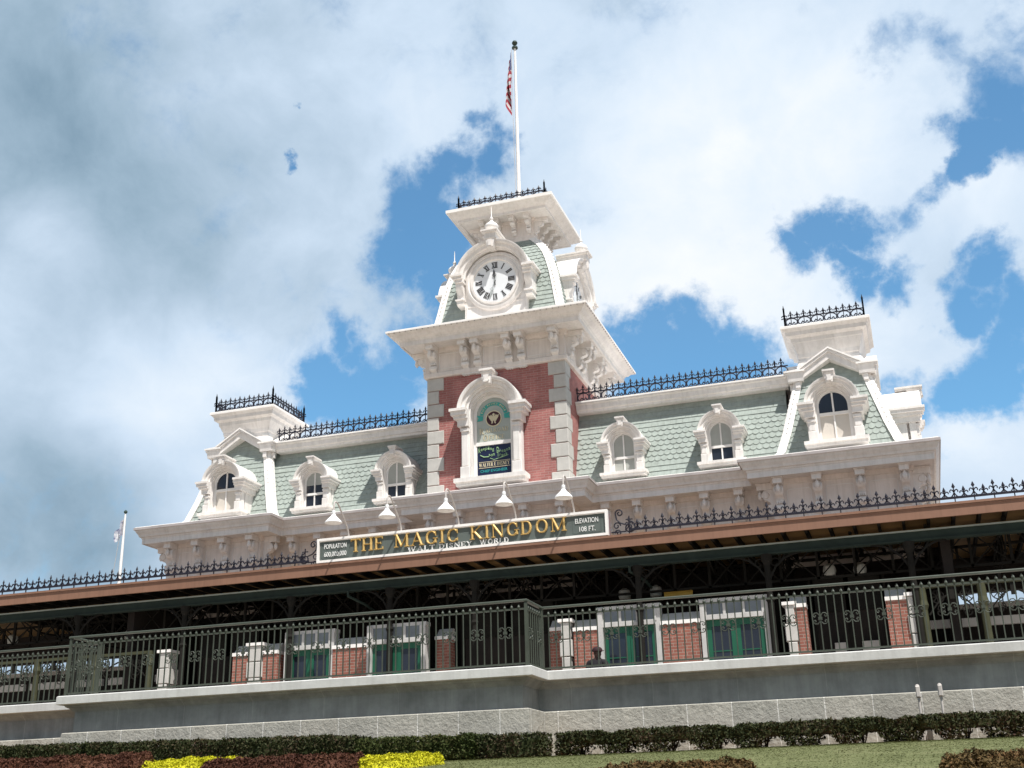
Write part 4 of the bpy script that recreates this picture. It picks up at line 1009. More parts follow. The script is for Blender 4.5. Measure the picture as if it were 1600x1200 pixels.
mb.build('plank_ends', tan, CN)
# longitudinal lattice truss and ceiling cross bracing
def truss(y, z0, z1, x0, x1, pitch, nm='lattice_truss'):
    mb = MB(); mb.box(x0, x1, y-.03, y+.03, z1-.06, z1); mb.box(x0, x1, y-.03, y+.03, z0, z0+.05)
    x = x0; k = 0
    while x < x1-pitch*.5:
        mb.box(x-.03, x+.03, y-.03, y+.03, z0, z1)
        for (a, b) in (((x, z0), (x+pitch, z1)), ((x, z1), (x+pitch, z0))): mb.tube([(a[0], y, a[1]), (b[0], y, b[1])], .018, 4)
        x += pitch; k += 1
    mb.build(nm, darkst, CN)
truss(26.75, 4.86, 5.66, CX0, CX1, .80); truss(28.6, 5.05, 5.70, CX0, CX1, .95)
for k in range(28):                                   # transverse trusses
    x = CX0+1+k*1.55
    if -24 < x < 4.5:
        mb = MB(); mb.box(x-.03, x+.03, 26.0, 30.9, 5.64, 5.70); mb.box(x-.03, x+.03, 26.9, 30.9, 5.15, 5.20)
        for q in range(6): mb.tube([(x,26.9+q*.66,5.17),(x,27.23+q*.66,5.66),(x,27.56+q*.66,5.17)], .018, 4)
        mb.tube([(x,26.0,5.45),(x,26.9,5.17)], .02, 4); mb.build('cross_truss', darkst, CN)
def gcol(px): return at(px, 1010, BY+.05).x
for px in (118,285,452,608,742,1003,1211,1442):
    x = gcol(px); y = BY+.07
    mb = MB(); mb.lathe([(.14,0),(.14,.12),(.09,.16),(.075,.5),(.07,2.4),(.10,2.46),(.07,2.52),(.065,3.2),(.11,3.3),(.13,3.44)], (x, y, FZ), 10)
    for sg in (-1, 1):
        mb.tube([(x, y, 4.55)]+[(x+sg*.75*(1-math.cos(R(a))), y, 4.55+.78*math.sin(R(a))) for a in (20,40,60,75,90)], .026, 4)
        mb.tube(scroll(x+sg*.17, 5.15, .12, 0, 330, 8, .4, y), .014, 4); mb.tube([(x+sg*.05,y,4.9),(x+sg*.4,y,5.30)], .014, 4)
    mb.tube([(x, y, 4.6), (x, y+.85, 5.3)], .03, 4)
    mb.build('iron_column', darkst, CN)
for px, dy in ((545,.0),(985,.0)):                    # rain pipes slanting back to the columns
    x = at(px, 905, BY).x; mb = MB(); mb.tube([(x,BY-.02,5.34),(x,BY-.02,5.22),(x+.25,BY+.5,5.06),(x+.28,BY+.9,4.98)], .035, 6); mb.build('rain_pipe', beamm, CN)
# open ends: header and sill with ornamental iron between
for (x0, x1) in ((CX0, -19.2), (1.05, CX1)):
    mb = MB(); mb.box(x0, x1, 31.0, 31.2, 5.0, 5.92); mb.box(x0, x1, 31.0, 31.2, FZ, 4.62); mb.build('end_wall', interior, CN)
    mb = MB(); mb.box(x0, x1, 30.9, 31.0, 4.60, 4.72); mb.build('end_sill', quoinm, CN)
crest_run('iron_cresting', (-30.5, CF+.06, 5.99), (-13.75, CF+.06, 5.99), .42, .385, CN, .020, 'b', False)
crest_run('iron_cresting', (-5.72, CF+.06, 5.99), (8.5, CF+.06, 5.99), .42, .385, CN, .020, 'b', False)
for sg, x0 in ((-1, -13.44), (1, -6.13)):
    y = CF+.06; z = 5.99; mb = MB()
    mb.tube([(x0,y,z+.07),(x0+sg*.34,y,z+.07)], .018, 4)
    mb.tube(scroll(x0+sg*.20, z+.50, .10, 210 if sg > 0 else -30, (210-480) if sg > 0 else (-30+480), 14, .25, y), .018, 5)
    mb.tube([(x0+sg*.115,y,z+.46),(x0+sg*.13,y,z+.36),(x0+sg*.22,y,z+.27),(x0+sg*.36,y,z+.22)], .018, 5)
    mb.tube(scroll(x0+sg*.13, z+.21, .09, 0, sg*420, 12, .25, y), .016, 5)
    mb.tube(scroll(x0+sg*.16, z+.05, .08, 180, 180-sg*400, 12, .25, y), .016, 5)
    mb.tube(scroll(x0+sg*.42, z+.16, .15, 90, 90-sg*560, 18, .15, y), .018, 5)
    mb.tube([(x0+sg*.42,y,z+.16),(x0+sg*.42,y,z+.42)], .015, 4); mb.tube([(x0+sg*.34,y,z+.34),(x0+sg*.5,y,z+.34)], .015, 4)
    mb.build('scroll_end', iron, CN)

# olive verandah screens at both ends, standing on the platform
def screen(name, label, pxs, zt=4.42):
    T = thing(name, label, 'screen', (at(pxs[0], 1010, GY).x, GY, FZ), 'ornamental screens at the ends of the platform')
    xs = [at(p, 1010, GY).x for p in pxs]
    for x in xs:
        mb = MB(); mb.lathe([(.13,0),(.13,.5),(.09,.56),(.08,1.1),(.105,1.16),(.08,1.22),(.075,2.0),(.11,2.1),(.09,2.2),(.09,zt-FZ)], (x, GY, FZ), 10); mb.build('post', olive, T)
    mb = MB()
    for a, b in zip(xs, xs[1:]): mb.box(a+.08, b-.08, GY-.05, GY+.05, zt-.07, zt); 
    mb.build('top_rail', olive, T)
    mb = MB()
    for a, b in zip(xs, xs[1:]):
        for sg, e in ((1, a), (-1, b)):
            cx = e+sg*.30; cz = zt-.26
            mb.tube([(cx+.13*math.cos(t), GY, cz+.13*math.sin(t)) for t in [2*math.pi*i/14 for i in range(14)]], .014, 4, True)
            for k in range(4): mb.tube([(cx+.12*math.cos(k*math.pi/4), GY, cz+.12*math.sin(k*math.pi/4)), (cx-.12*math.cos(k*math.pi/4), GY, cz-.12*math.sin(k*math.pi/4))], .012, 4)
            mid = (a+b)/2; span = (b-a)/2
            mb.tube([(e+sg*(.10+(span-.10)*t), GY, zt-.62+.40*math.sin(t*math.pi/2)) for t in (0,.2,.4,.6,.8,1)], .022, 4)
            mb.tube(scroll(e+sg*.36, zt-.52, .10, 90, 90+sg*420, 10, .25, GY), .014, 4)
            mb.tube([(e+sg*span*.62, GY, zt-.07), (e+sg*span*.62, GY, zt-.55)], .016, 4)
            mb.tube(scroll(e+sg*(span*.55), zt-.60, .09, 0, sg*400, 10, .25, GY), .014, 4)
        mb.box((a+b)/2-.05, (a+b)/2+.05, GY-.03, GY+.03, zt-.32, zt-.07)
    mb.build('scrollwork', darkst, T)
    mb = MB()
    for a, b in zip(xs, xs[1:]): mb.box(a+.1, b-.1, GY+1.5, GY+1.6, 3.72, 3.90)
    mb.build('rear_beam', quoinm, T)
screen('ornamental_screen', 'olive posts with black scrollwork right of the brick station, sky showing through', (1452, 1548, 1650, 1760))
screen('ornamental_screen', 'olive posts with black scrollwork left of the brick station', (-95, -12, 62, 112, 152, 236), 4.30)

# pendant globes under the canopy
pg = None
for i, (px, py, lb_) in enumerate(((1296,892,'white pendant lamp under the canopy, left of the pair near the right end'),(1344,890,'white pendant lamp under the canopy, right of the pair near the right end'),
        (976,930,'white pendant lamp left of the yellow board under the canopy'),(1025,925,'white pendant lamp beside the yellow board under the canopy'),
        (20,1000,'pale pendant lamp hanging under the canopy at the far left'),(203,993,'pale pendant lamp under the canopy above the left screen'))):
    p = at(px, py, 27.3)
    if pg is None:
        pg = thing('pendant_lamp', lb_, 'lamp', tuple(p), 'pendant lamps under the canopy')
        mb = MB(); mb.lathe([(.05,.16),(.13,.10),(.15,0),(.13,-.10),(.06,-.14)], p, 14); mb.build('lamp_shade', blind, pg, smooth=True)
        mb = MB(); mb.tube([(p.x,p.y,p.z+.15),(p.x,p.y,5.85)], .014, 5); mb.build('rod', darkst, pg)
    else:
        c = pg.copy(); COL.objects.link(c); c.location = p; WORLD[c.name] = p; c['label'] = lb_
        for ch in pg.children: d = ch.copy(); COL.objects.link(d); d.parent = c
p = at(1060, 927, 26.9)
yb = thing('hanging_board', 'small yellow board hanging under the canopy above the railing', 'sign', tuple(p))
mb = MB(); mb.box(p.x-.33, p.x+.33, 26.88, 26.92, p.z-.12, p.z+.08); mb.build('board', mat('ochre_board_paint', (.42,.27,.04), .6, .05, 5), yb)
mb = MB()
for q in (-.25,.25): mb.box(p.x+q-.01, p.x+q+.01, 26.89, 26.91, p.z+.08, 5.1)
mb.build('hanger', darkst, yb)

# ================================================================== SIGN
SY = 25.49
A_ = at(497, 844, SY); B_ = at(949, 795, SY); C_ = at(497, 880.5, SY)
X0, X1, Z0, Z1 = A_.x, B_.x, 6.005, (A_.z+B_.z)/2
SG = thing('station_sign', 'long green signboard with gold lettering on the canopy edge', 'sign', ((X0+X1)/2, SY, Z0))
mb = MB(); t = .058
mb.box(X0, X1, SY-.05, SY+.06, Z1-t, Z1); mb.box(X0, X1, SY-.05, SY+.06, Z0, Z0+t); mb.box(X0, X0+t, SY-.05, SY+.06, Z0+t, Z1-t); mb.box(X1-t, X1, SY-.05, SY+.06, Z0+t, Z1-t)
mb.box(X0+t, X1-t, SY-.03, SY, Z1-t-.02, Z1-t); mb.build('sign_frame', capm, SG)
mb = MB(); mb.box(X0+.02, X1-.02, SY, SY+.05, Z0+.02, Z1-.02); mb.build('sign_panel', signg, SG)
def sx(px): 
    return at(px, 850, SY).x
PZ0 = Z0+t; PH = Z1-Z0-2*t
zb = 6.208; hh = .31
for wd, a, b, zz in (('THE', 549, 602, zb-.006), ('MAGIC', 616, 719, zb), ('KINGDOM', 735, 889, zb+.004)):
    serif(MB(), wd, hh, sx(a), sx(b), zz, SY-.062, .06, 1.12, True, lambda q: q.build('gold_letter', gold, SG))
for wd, a, b in (('WALT', 637, 681), ('DISNEY', 686, 739), ('WORLD', 750, 797)):
    mb = MB(); serif(mb, wd, .112, sx(a), sx(b), 6.075, SY-.03, .03, 1.45, False); mb.build('white_lettering', smallw, SG)
for t1, t2, a, b, hx in (('POPULATION', '600,000,000', 507, 542, (.122,.122)), ('ELEVATION', '108 FT.', 900, 937, (.118,.118))):
    xc = (sx(a)+sx(b))/2; W_ = sx(b)-sx(a)
    for tt, zz, h_, ww in ((t1, 6.345, hx[0], W_*.98), (t2, 6.15, hx[1], W_*(.98 if '6' in t2 else .68))):
        vs, fs = sans(tt, h_, 1, .012); q = max(v[0] for v in vs)-min(v[0] for v in vs)
        mb = MB(); mb.add([(xc+v[0]*ww/q, SY-.010+v[1], zz+v[2]) for v in vs], fs); mb.build('white_lettering', smallw, SG)
    mb = MB(); frame_xz(mb, xc-W_*.62, xc+W_*.62, PZ0+.05, PZ0+PH-.035, SY, .012, .008, .03); mb.build('inset_border', signg, SG)
mb = MB(); n = 13
for k in range(n):
    x = X0+.3+(X1-X0-.6)*k/(n-1); mb.box(x-.02, x+.02, SY-.02, SY+.02, 5.986, Z0)
mb.build('sign_foot', capm, SG)
mb = MB(); mb.box(X0-.02, X1+.02, SY+.08, SY+.11, 5.99, Z1-.08); mb.build('backing_board', mat('dull_rose_backing', (.20,.13,.14), .7, .1, 4), SG)

# gooseneck lamps
lamp0 = None
LAB = ['white gooseneck lamp over the word THE, leftmost of the sign lamps', 'white gooseneck lamp over the first letters of the second word on the green sign',
       'white gooseneck lamp over the gap before the last word, middle of the five', 'white gooseneck lamp over the gold letters N and G, fourth of the five', 'white gooseneck lamp by the last gold letter M, rightmost of the sign lamps']
LP = [(545,836),(627,828),(717,818),(806,809),(897,798)]
for i, (px, py) in enumerate(LP):
    x = at(px, py, SY+.02).x
    pos = Vector((x, SY+.02, Z1))
    if lamp0 is None:
        lamp0 = thing('sign_lamp', LAB[i], 'lamp', tuple(pos), 'gooseneck lamps above the sign')
        mb = MB(); dy = -.62; top = .92
        dy = -.83
        P = [(0,0,-.08),(0,-.01,.04),(0,-.06,.16),(0,-.28,.38),(0,-.52,.60),(0,-.60,.66),(0,-.68,.695),(0,-.76,.69),(0,-.81,.65),(0,dy,.58),(0,dy,.42)]
        mb.tube(P, .020, 8); o = mb.build('gooseneck', poleg, lamp0, smooth=True, center=False); o.location = (0,0,0)
        mb = MB(); mb.lathe([(.02,.46),(.042,.45),(.05,.38),(.042,.365),(.055,.34),(.075,.31),(.12,.265),(.185,.20),(.205,.165),(.205,.155),(.17,.18),(.0,.25)], (0,dy,0), 24)
        o = mb.build('lamp_shade', white, lamp0, smooth=True, center=False); o.location = (0,0,0)
    else:
        c = lamp0.copy(); COL.objects.link(c); c.location = pos; c['label'] = LAB[i]; WORLD[c.name] = pos
        for ch in lamp0.children: d = ch.copy(); COL.objects.link(d); d.parent = c

# ================================================================== RETAINING WALL
WL = thing('retaining_wall', 'long pale stone retaining wall with a jutting concrete cap below the railing', 'wall', (-10, 18.5, 1.0))
ya, yb_ = 18.85, 18.0     # cap edge of the recessed sides / projecting middle
XJ0, XJ1 = -14.66, -5.72
wp = [(-45, ya), (XJ0, ya), (XJ0, yb_), (XJ1, yb_), (XJ1, ya), (20, ya)]
cz = 2.30
mb = MB(); mb.sweep(wp, [(-.60,cz-.01),(-.02,cz),(0,cz-.015),(0,cz-.145),(-.02,cz-.155),(-.30,cz-.155)]); mb.build('wall_cap', concrete, WL)
mb = MB(); mb.sweep(wp, [(-.10,cz-.156),(-.12,cz-.19),(-.16,cz-.21),(-.22,cz-.26),(-.23,cz-.275),(-.4,cz-.275)]); mb.build('cap_moulding', smooth, WL)
mb = MB(); mb.sweep(wp, [(-.24,cz-.276),(-.24,1.60),(-.4,1.60)]); mb.build('smooth_course', smooth, WL)
mb = MB(); mb.sweep(wp, [(-.3,1.665),(-.12,1.665),(-.10,1.65),(-.10,.75)]); mb.build('rough_course', stone, WL)
# level platform behind the coping
# ================================================================== RAILINGS
def rail_proto():
    T = thing('iron_railing', 'x', 'railing', (0,0,cz))
    return T
RH = 1.06
mb = MB(); mb.box(-.0085, .0085, -.0085, .0085, .045, .985); mb.lathe([(.011,.90),(.016,.905),(.024,.925),(.026,.94),(.018,.96),(.008,.975)], (0,0,0), 8)
mb.tube([(.06*math.cos(R(a))-.06, 0, .955-.05*math.sin(R(a))) for a in (0,30,60,90,120,150,180)], .008, 4)
BAL = mb.build('baluster', railm, None, center=False)
mb = MB()
for sg in (-1, 1):
    for sz in (-1, 1):
        P = [(sg*.006, 0, sz*.01)]+[(sg*(.055-.05*math.cos(R(a))), 0, sz*(.012+.055*math.sin(R(a)))) for a in (40,75,110,150)]+scroll(sg*.078, sz*.045, .032, 60 if sg*sz > 0 else 120, (60-sz*sg*330) if sg*sz > 0 else (120+330), 9, .3)
        P = [(sg*.006,0,sz*.012),(sg*.016,0,sz*.055),(sg*.045,0,sz*.085),(sg*.085,0,sz*.082),(sg*.108,0,sz*.055),(sg*.10,0,sz*.03),(sg*.078,0,sz*.024),(sg*.066,0,sz*.042),(sg*.08,0,sz*.055)]
        mb.tube(P, .0085, 5)
mb.box(-.03, .03, -.016, .016, -.022, .022)
SCR = mb.build('scroll_ornament', railm, None, center=False)
def railing(label, runs):
    T = thing('iron_railing', label, 'railing', (*runs[0][0], cz), 'green iron railings on the wall')
    T['label'] = label
    pts = [runs[0][0]]+[r[1] for r in runs]
    mb = MB(); 
    mb.sweep(pts, [(-.035,RH+cz-.035),(-.035,RH+cz-.012),(-.025,RH+cz),(.025,RH+cz),(.035,RH+cz-.012),(.035,RH+cz-.035),(-.035,RH+cz-.035)]); mb.build('handrail', railm, T)
    mb = MB(); mb.sweep(pts, [(-.012,.895+cz),(-.012,.92+cz),(.012,.92+cz),(.012,.895+cz),(-.012,.895+cz)]); mb.build('upper_rail', railm, T)
    mb = MB(); mb.sweep(pts, [(-.014,.035+cz),(-.014,.06+cz),(.014,.06+cz),(.014,.035+cz),(-.014,.035+cz)]); mb.build('bottom_rail', railm, T)
    k = 0; cnt = 0
    for (a, b) in runs:
        a, b = Vector(a), Vector(b); L = (b-a).length; n = round(L/.119); ang = math.atan2(b.y-a.y, b.x-a.x)
        for e in ((a, b) if k == 0 else (b,)):
            mb = MB(); mb.box(e.x-.022, e.x+.022, e.y-.022, e.y+.022, cz+.003, cz+RH-.037); mb.build('rail_post', railm, T)
        k += 1
        for i in range(1, n):
            p = a+(b-a)*(i/n)
            if cnt < 98:
                c = BAL.copy(); COL.objects.link(c); c.parent = T; c.location = Vector((p.x, p.y, cz))-WORLD[T.name]; c.rotation_euler = (0,0,ang); cnt += 1
            if i % 4 == 2:
                c = SCR.copy(); COL.objects.link(c); c.parent = T; c.location = Vector((p.x, p.y, cz+.54))-WORLD[T.name]; c.rotation_euler = (0,0,ang)
    return T
ro_ = .11
railing('green iron railing with scrolls on the recessed wall at the far left', [((-25.0,ya+ro_),(XJ0+ro_,ya+ro_))])
railing('green iron railing round the projecting middle of the wall', [((XJ0+ro_,ya+ro_-.05),(XJ0+ro_,yb_+ro_)),((XJ0+ro_,yb_+ro_),(XJ1-ro_,yb_+ro_)),((XJ1-ro_,yb_+ro_),(XJ1-ro_,ya+ro_-.05))])
railing('green iron railing with scrolls on the recessed wall at the right', [((XJ1-ro_,ya+ro_),(5.2,ya+ro_))])
for o in (BAL, SCR): bpy.data.objects.remove(o)

# two lamp posts standing at the foot of the wall
u0 = None
for px, lb_ in ((1433, 'grey square bollard light against the wall, left of the pair'), (1468, 'grey square bollard light against the wall, right of the pair')):
    p = at(px, 1072, 18.68); 
    if u0 is None:
        u0 = thing('wall_uplight', lb_, 'light fixture', (p.x, p.y, .95), 'fixtures at the foot of the wall')
        mb = MB(); mb.bbox(-.032, .032, -.05, .05, .61, .77, .012); mb.lathe([(.032,.77),(.024,.79),(.0,.80)], (0,0,0), 10); o = mb.build('housing', poleg, u0, center=False); o.location = (0,0,0)
        mb = MB(); mb.tube([(0,0,-.2),(0,0,.58)], .018, 8); mb.box(-.022,.022,-.022,.022,.575,.605); o = mb.build('stem', poleg, u0, center=False); o.location = (0,0,0)
    else:
        c = u0.copy(); COL.objects.link(c); c.location = (p.x, p.y, .95); c['label'] = lb_
        for ch in u0.children: d = ch.copy(); COL.objects.link(d); d.parent = c

# ================================================================== FLAGS
FP = thing('flagpole', 'tall white flagpole on top of the clock tower', 'flagpole', (-9.83, 31, 17.35))
mb = MB(); mb.lathe([(.12,0),(.12,.05),(.075,.08),(.066,.3),(.055,3),(.038,6.45)], (-9.83,31,17.35), 14); mb.build('pole', poleW, FP, smooth=True)
mb = MB(); mb.lathe([(.05,0),(.10,.02),(.10,.06),(.03,.09),(.03,.14),(.07,.17),(.095,.23),(.07,.29),(.01,.33)], (-9.83,31,23.79), 14); mb.build('truck_ball', patina, FP, smooth=True)
mb = MB(); mb.tube([(-9.93,30.95,23.75),(-9.94,30.95,21.6),(-9.92,30.93,19.5),(-9.90,30.92,17.6)], .008, 4); mb.build('halyard', poleg, FP)
def flagmat():
    mt = bpy.data.materials.new('flag_cloth'); mt.use_nodes = True; nt = mt.node_tree; b = nt.nodes['Principled BSDF']; b.inputs['Roughness'].default_value = .8
    uv = nt.nodes.new('ShaderNodeUVMap'); uv.uv_map = 'Flag'; s = nt.nodes.new('ShaderNodeSeparateXYZ'); nt.links.new(uv.outputs[0], s.inputs[0])
    f = math_n(nt, 'FRACT', math_n(nt, 'MULTIPLY', s.outputs[1], 6.5)); st = math_n(nt, 'LESS_THAN', f, .5)
    mm = nt.nodes.new('ShaderNodeMix'); mm.data_type = 'RGBA'; nt.links.new(st, mm.inputs[0]); mm.inputs[6].default_value = (.55,.53,.54,1); mm.inputs[7].default_value = (.33,.03,.05,1)
    cn = math_n(nt, 'MULTIPLY', math_n(nt, 'LESS_THAN', s.outputs[0], .4), math_n(nt, 'GREATER_THAN', s.outputs[1], .46))
    m2 = nt.nodes.new('ShaderNodeMix'); m2.data_type = 'RGBA'; nt.links.new(cn, m2.inputs[0]); nt.links.new(mm.outputs[2], m2.inputs[6])
    v = nt.nodes.new('ShaderNodeTexVoronoi'); mp = nt.nodes.new('ShaderNodeMapping'); mp.inputs['Scale'].default_value = (22,16,1); nt.links.new(uv.outputs[0], mp.inputs[0]); nt.links.new(mp.outputs[0], v.inputs['Vector'])
    d = math_n(nt, 'LESS_THAN', v.outputs['Distance'], .28); m3 = nt.nodes.new('ShaderNodeMix'); m3.data_type = 'RGBA'; nt.links.new(d, m3.inputs[0]); m3.inputs[6].default_value = (.02,.03,.13,1); m3.inputs[7].default_value = (.7,.7,.72,1)
    nt.links.new(m3.outputs[2], m2.inputs[7]); nt.links.new(m2.outputs[2], b.inputs['Base Color']); return mt
nu, nv = 40, 30; vs = []; uvs = []
for i in range(nu+1):
    u = i/nu
    for j in range(nv+1):
        v = j/nv
        # limp flag: folds gathered beside the pole, falling down
        fall = 1.15*u**1.25; spread = .20*math.sin(u*2.6)+.03
        x = -9.93-spread*(.35+.65*(1-v))*.9-.035*math.sin(u*17+v*3)*u; y = 30.93+.11*math.sin(u*14+v*4)*(.3+u)
        z = 23.62-(1-v)*1.15-fall*(.75+.25*(1-v)); vs.append((x, y, z)); uvs.append((u, v))
fs = [(i*(nv+1)+j, (i+1)*(nv+1)+j, (i+1)*(nv+1)+j+1, i*(nv+1)+j+1) for i in range(nu) for j in range(nv)]
me = bpy.data.meshes.new('striped_flag'); ctr = Vector((-9.93,30.93,23.6)); me.from_pydata([tuple(Vector(v)-ctr) for v in vs], [], fs)
ul = me.uv_layers.new(name='Flag')
for l in me.loops: ul.data[l.index].uv = uvs[l.vertex_index]
me.materials.append(flagmat()); me.polygons.foreach_set('use_smooth', [True]*len(me.polygons))
o = bpy.data.objects.new('striped_flag', me); COL.objects.link(o); o.location = ctr
tag(o, 'limp flag with red and white stripes and a blue corner on the tower flagpole', 'flag')
pb = at(186, 912, 25.75); pt = at(199, 797, 25.75); pb.z = 5.98
F2 = thing('flagpole', 'thin cream flagpole standing on the canopy at the far left', 'flagpole', tuple(pb))
mb = MB(); mb.lathe([(.09,0),(.09,.05),(.045,.08),(.036,.9),(.024,pt.z-pb.z-.1)], (pb.x,pb.y,pb.z), 12); mb.build('pole', poleW, F2, smooth=True)
mb = MB(); mb.lathe([(.01,0),(.045,.03),(.05,.06),(.03,.09),(.005,.11)], (pb.x,pb.y,pt.z-.1), 12); mb.build('ball', patina, F2, smooth=True)
mb = MB(); mb.tube([(pb.x-.02,pb.y,pt.z-.15),(pb.x-.14,pb.y,pt.z-.9),(pb.x-.24,pb.y,pb.z+.1)], .006, 4); mb.build('halyard', poleg, F2)
vs = []; fs = []
for i in range(13):
    for j in range(9):
        u, v = i/12, j/8; vs.append((pb.x-.03-.20*u*(1+.3*v)-.02*math.sin(u*9), pb.y+.05*math.sin(u*10+v*3), pt.z-.62-.02*u+.16*(1-u)*v+.22*v-.22*u))
        if i < 12 and j < 8: k = i*9+j; fs.append((k, k+9, k+10, k+1))
mb = MB(); mb.add(vs, fs); mb.cur = 1
o = mb.build('small_flag', [mat('white_navy_cloth', (.75,.76,.78), .8, .1, 9, col2=(.04,.06,.20))], fix=False, smooth=True); 
tag(o, 'small white and navy flag hanging on the thin left flagpole', 'flag')

# ================================================================== PERSON (dark, in a cap, seen over the wall)
def person():
    px = at(933, 1030, 25.35); x, y = px.x, 25.35
    head_z = at(933, 1021, 25.35).z; fz = FZ; H = 1.76
    sk = bpy.data.meshes.new('person'); top = head_z+.12; s = (top-fz)/1.76 if False else 1
    base = Vector((x, y, head_z-1.62))
    J = {'pel':(0,0,.95),'waist':(0,.0,1.10),'chest':(0,.01,1.32),'neck0':(0,.0,1.46),'neck':(.005,-.0,1.52),'head0':(.012,-.01,1.57),'head':(.015,-.01,1.64),'crown':(.01,-.0,1.72),
         'shl':(-.18,.0,1.42),'ell':(-.23,.02,1.14),'wrl':(-.20,-.10,.92),'hal':(-.19,-.13,.84),'shr':(.18,-.0,1.42),'elr':(.24,-.02,1.14),'wrr':(.16,-.22,1.12),'har':(.12,-.28,1.14),
         'hil':(-.10,0,.90),'knl':(-.11,-.02,.50),'anl':(-.12,.02,.09),'tol':(-.13,-.16,.04),'hir':(.10,0,.90),'knr':(.12,-.04,.50),'anr':(.12,.02,.09),'tor':(.14,-.16,.04)}
    rad = {'pel':(.16,.12),'waist':(.145,.11),'chest':(.165,.12),'neck0':(.09,.08),'neck':(.055,.06),'head0':(.065,.075),'head':(.078,.095),'crown':(.065,.08),'shl':(.07,.07),'ell':(.045,.045),'wrl':(.03,.03),'hal':(.035,.022),
           'shr':(.07,.07),'elr':(.045,.045),'wrr':(.03,.03),'har':(.035,.022),'hil':(.09,.09),'knl':(.06,.06),'anl':(.042,.042),'tol':(.035,.03),'hir':(.09,.09),'knr':(.06,.06),'anr':(.042,.042),'tor':(.035,.03)}
    K = list(J); E = [('pel','waist'),('waist','chest'),('chest','neck0'),('neck0','neck'),('neck','head0'),('head0','head'),('head','crown'),('neck0','shl'),('shl','ell'),('ell','wrl'),('wrl','hal'),('neck0','shr'),('shr','elr'),('elr','wrr'),('wrr','har'),('pel','hil'),('hil','knl'),('knl','anl'),('anl','tol'),('pel','hir'),('hir','knr'),('knr','anr'),('anr','tor')]
    sk.from_pydata([J[k] for k in K], [(K.index(a), K.index(b)) for a, b in E], [])
    o = bpy.data.objects.new('person', sk); COL.objects.link(o); o.location = base
    md = o.modifiers.new('skin', 'SKIN'); 
    for i, k in enumerate(K): sk.skin_vertices[0].data[i].radius = rad[k]
    sk.skin_vertices[0].data[0].use_root = True
    o.modifiers.new('sub', 'SUBSURF').levels = 2; o.modifiers['sub'].render_levels = 2
    skin = mat('dark_skin', (.045,.022,.016), .6, .05, 8); shirt = mat('dark_shirt', (.012,.011,.014), .85, .1, 8)
    nt = shirt.node_tree; 
    sk.materials.append(skin)
    dg = bpy.context.evaluated_depsgraph_get(); me = bpy.data.meshes.new_from_object(o.evaluated_get(dg)); me.name = 'person'
    o.modifiers.clear(); o.data = me; me.materials.clear(); me.materials.append(skin)
    me.polygons.foreach_set('use_smooth', [True]*len(me.polygons))
    tag(o, 'man in a dark cap and dark shirt standing behind the railing by the green doors', 'person')
    # clothing as child shells grown from the body surface
    b = bmesh.new(); b.from_mesh(me); keep = [f for f in b.faces if not (f.calc_center_median().z < 1.47 and f.calc_center_median().z > .86 and (abs(f.calc_center_median().x) < .27 and f.calc_center_median().y > -.19))]
    bmesh.ops.delete(b, geom=keep, context='FACES')
    for v in b.verts: v.co += v.normal*.014
    m2 = bpy.data.meshes.new('shirt'); b.to_mesh(m2); b.free(); m2.materials.append(shirt); c = bpy.data.objects.new('shirt', m2); COL.objects.link(c); c.parent = o
    b = bmesh.new(); b.from_mesh(me); keep = [f for f in b.faces if f.calc_center_median().z > .97 or f.calc_center_median().z < .08 or abs(f.calc_center_median().x) > .19]
    bmesh.ops.delete(b, geom=keep, context='FACES')
    for v in b.verts: v.co += v.normal*.012
    m2 = bpy.data.meshes.new('trousers'); b.to_mesh(m2); b.free(); m2.materials.append(shirt); c = bpy.data.objects.new('trousers', m2); COL.objects.link(c); c.parent = o
    # face, hair and cap
    def child(mb, nm, mt):
        c = mb.build(nm, mt, smooth=True, center=False); c.parent = o; return c
    mb = MB(); mb.lathe([(.113,-.005),(.115,.02),(.105,.055),(.075,.085),(.02,.10)], (.012,.0,1.665), 18)
    mb.M = Matrix.Translation((.012,0,1.67)) @ Matrix.Rotation(R(52), 4, 'Z')
    mb.add([(.09*math.cos(R(a)), -.10-.085*max(0,math.sin(R(a))), .0-.02*max(0, math.sin(R(a)))) for a in range(0,181,20)]+[(.09*math.cos(R(a)), -.10-.085*max(0,math.sin(R(a))), .012-.02*max(0, math.sin(R(a)))) for a in range(0,181,20)],
           [tuple(range(10)), tuple(range(19,9,-1))]+[(i,i+1,i+11,i+10) for i in range(9)])
    mb.M = None; child(mb, 'cap', mat('dark_maroon_cap', (.03,.008,.012), .8, .1, 8))
    mb = MB(); mb.M = Matrix.Translation((.015,-.01,1.61)) @ Matrix.Rotation(R(52), 4, 'Z')
    mb.add([(-.012,-.088,.02),(.012,-.088,.02),(.018,-.088,-.022),(-.018,-.088,-.022),(0,-.118,-.015)], [(0,1,4),(1,2,4),(2,3,4),(3,0,4)])
    mb.box(-.025,.025,-.094,-.08,-.052,-.044)
    for sg in (-1, 1): mb.box(sg*.03-.012, sg*.03+.012, -.092, -.08, .018, .028); mb.lathe([(.005,-.025),(.012,-.01),(.012,.015),(.004,.026)], (sg*.09,0,0), 8)
    mb.M = None; child(mb, 'face', skin)
person()

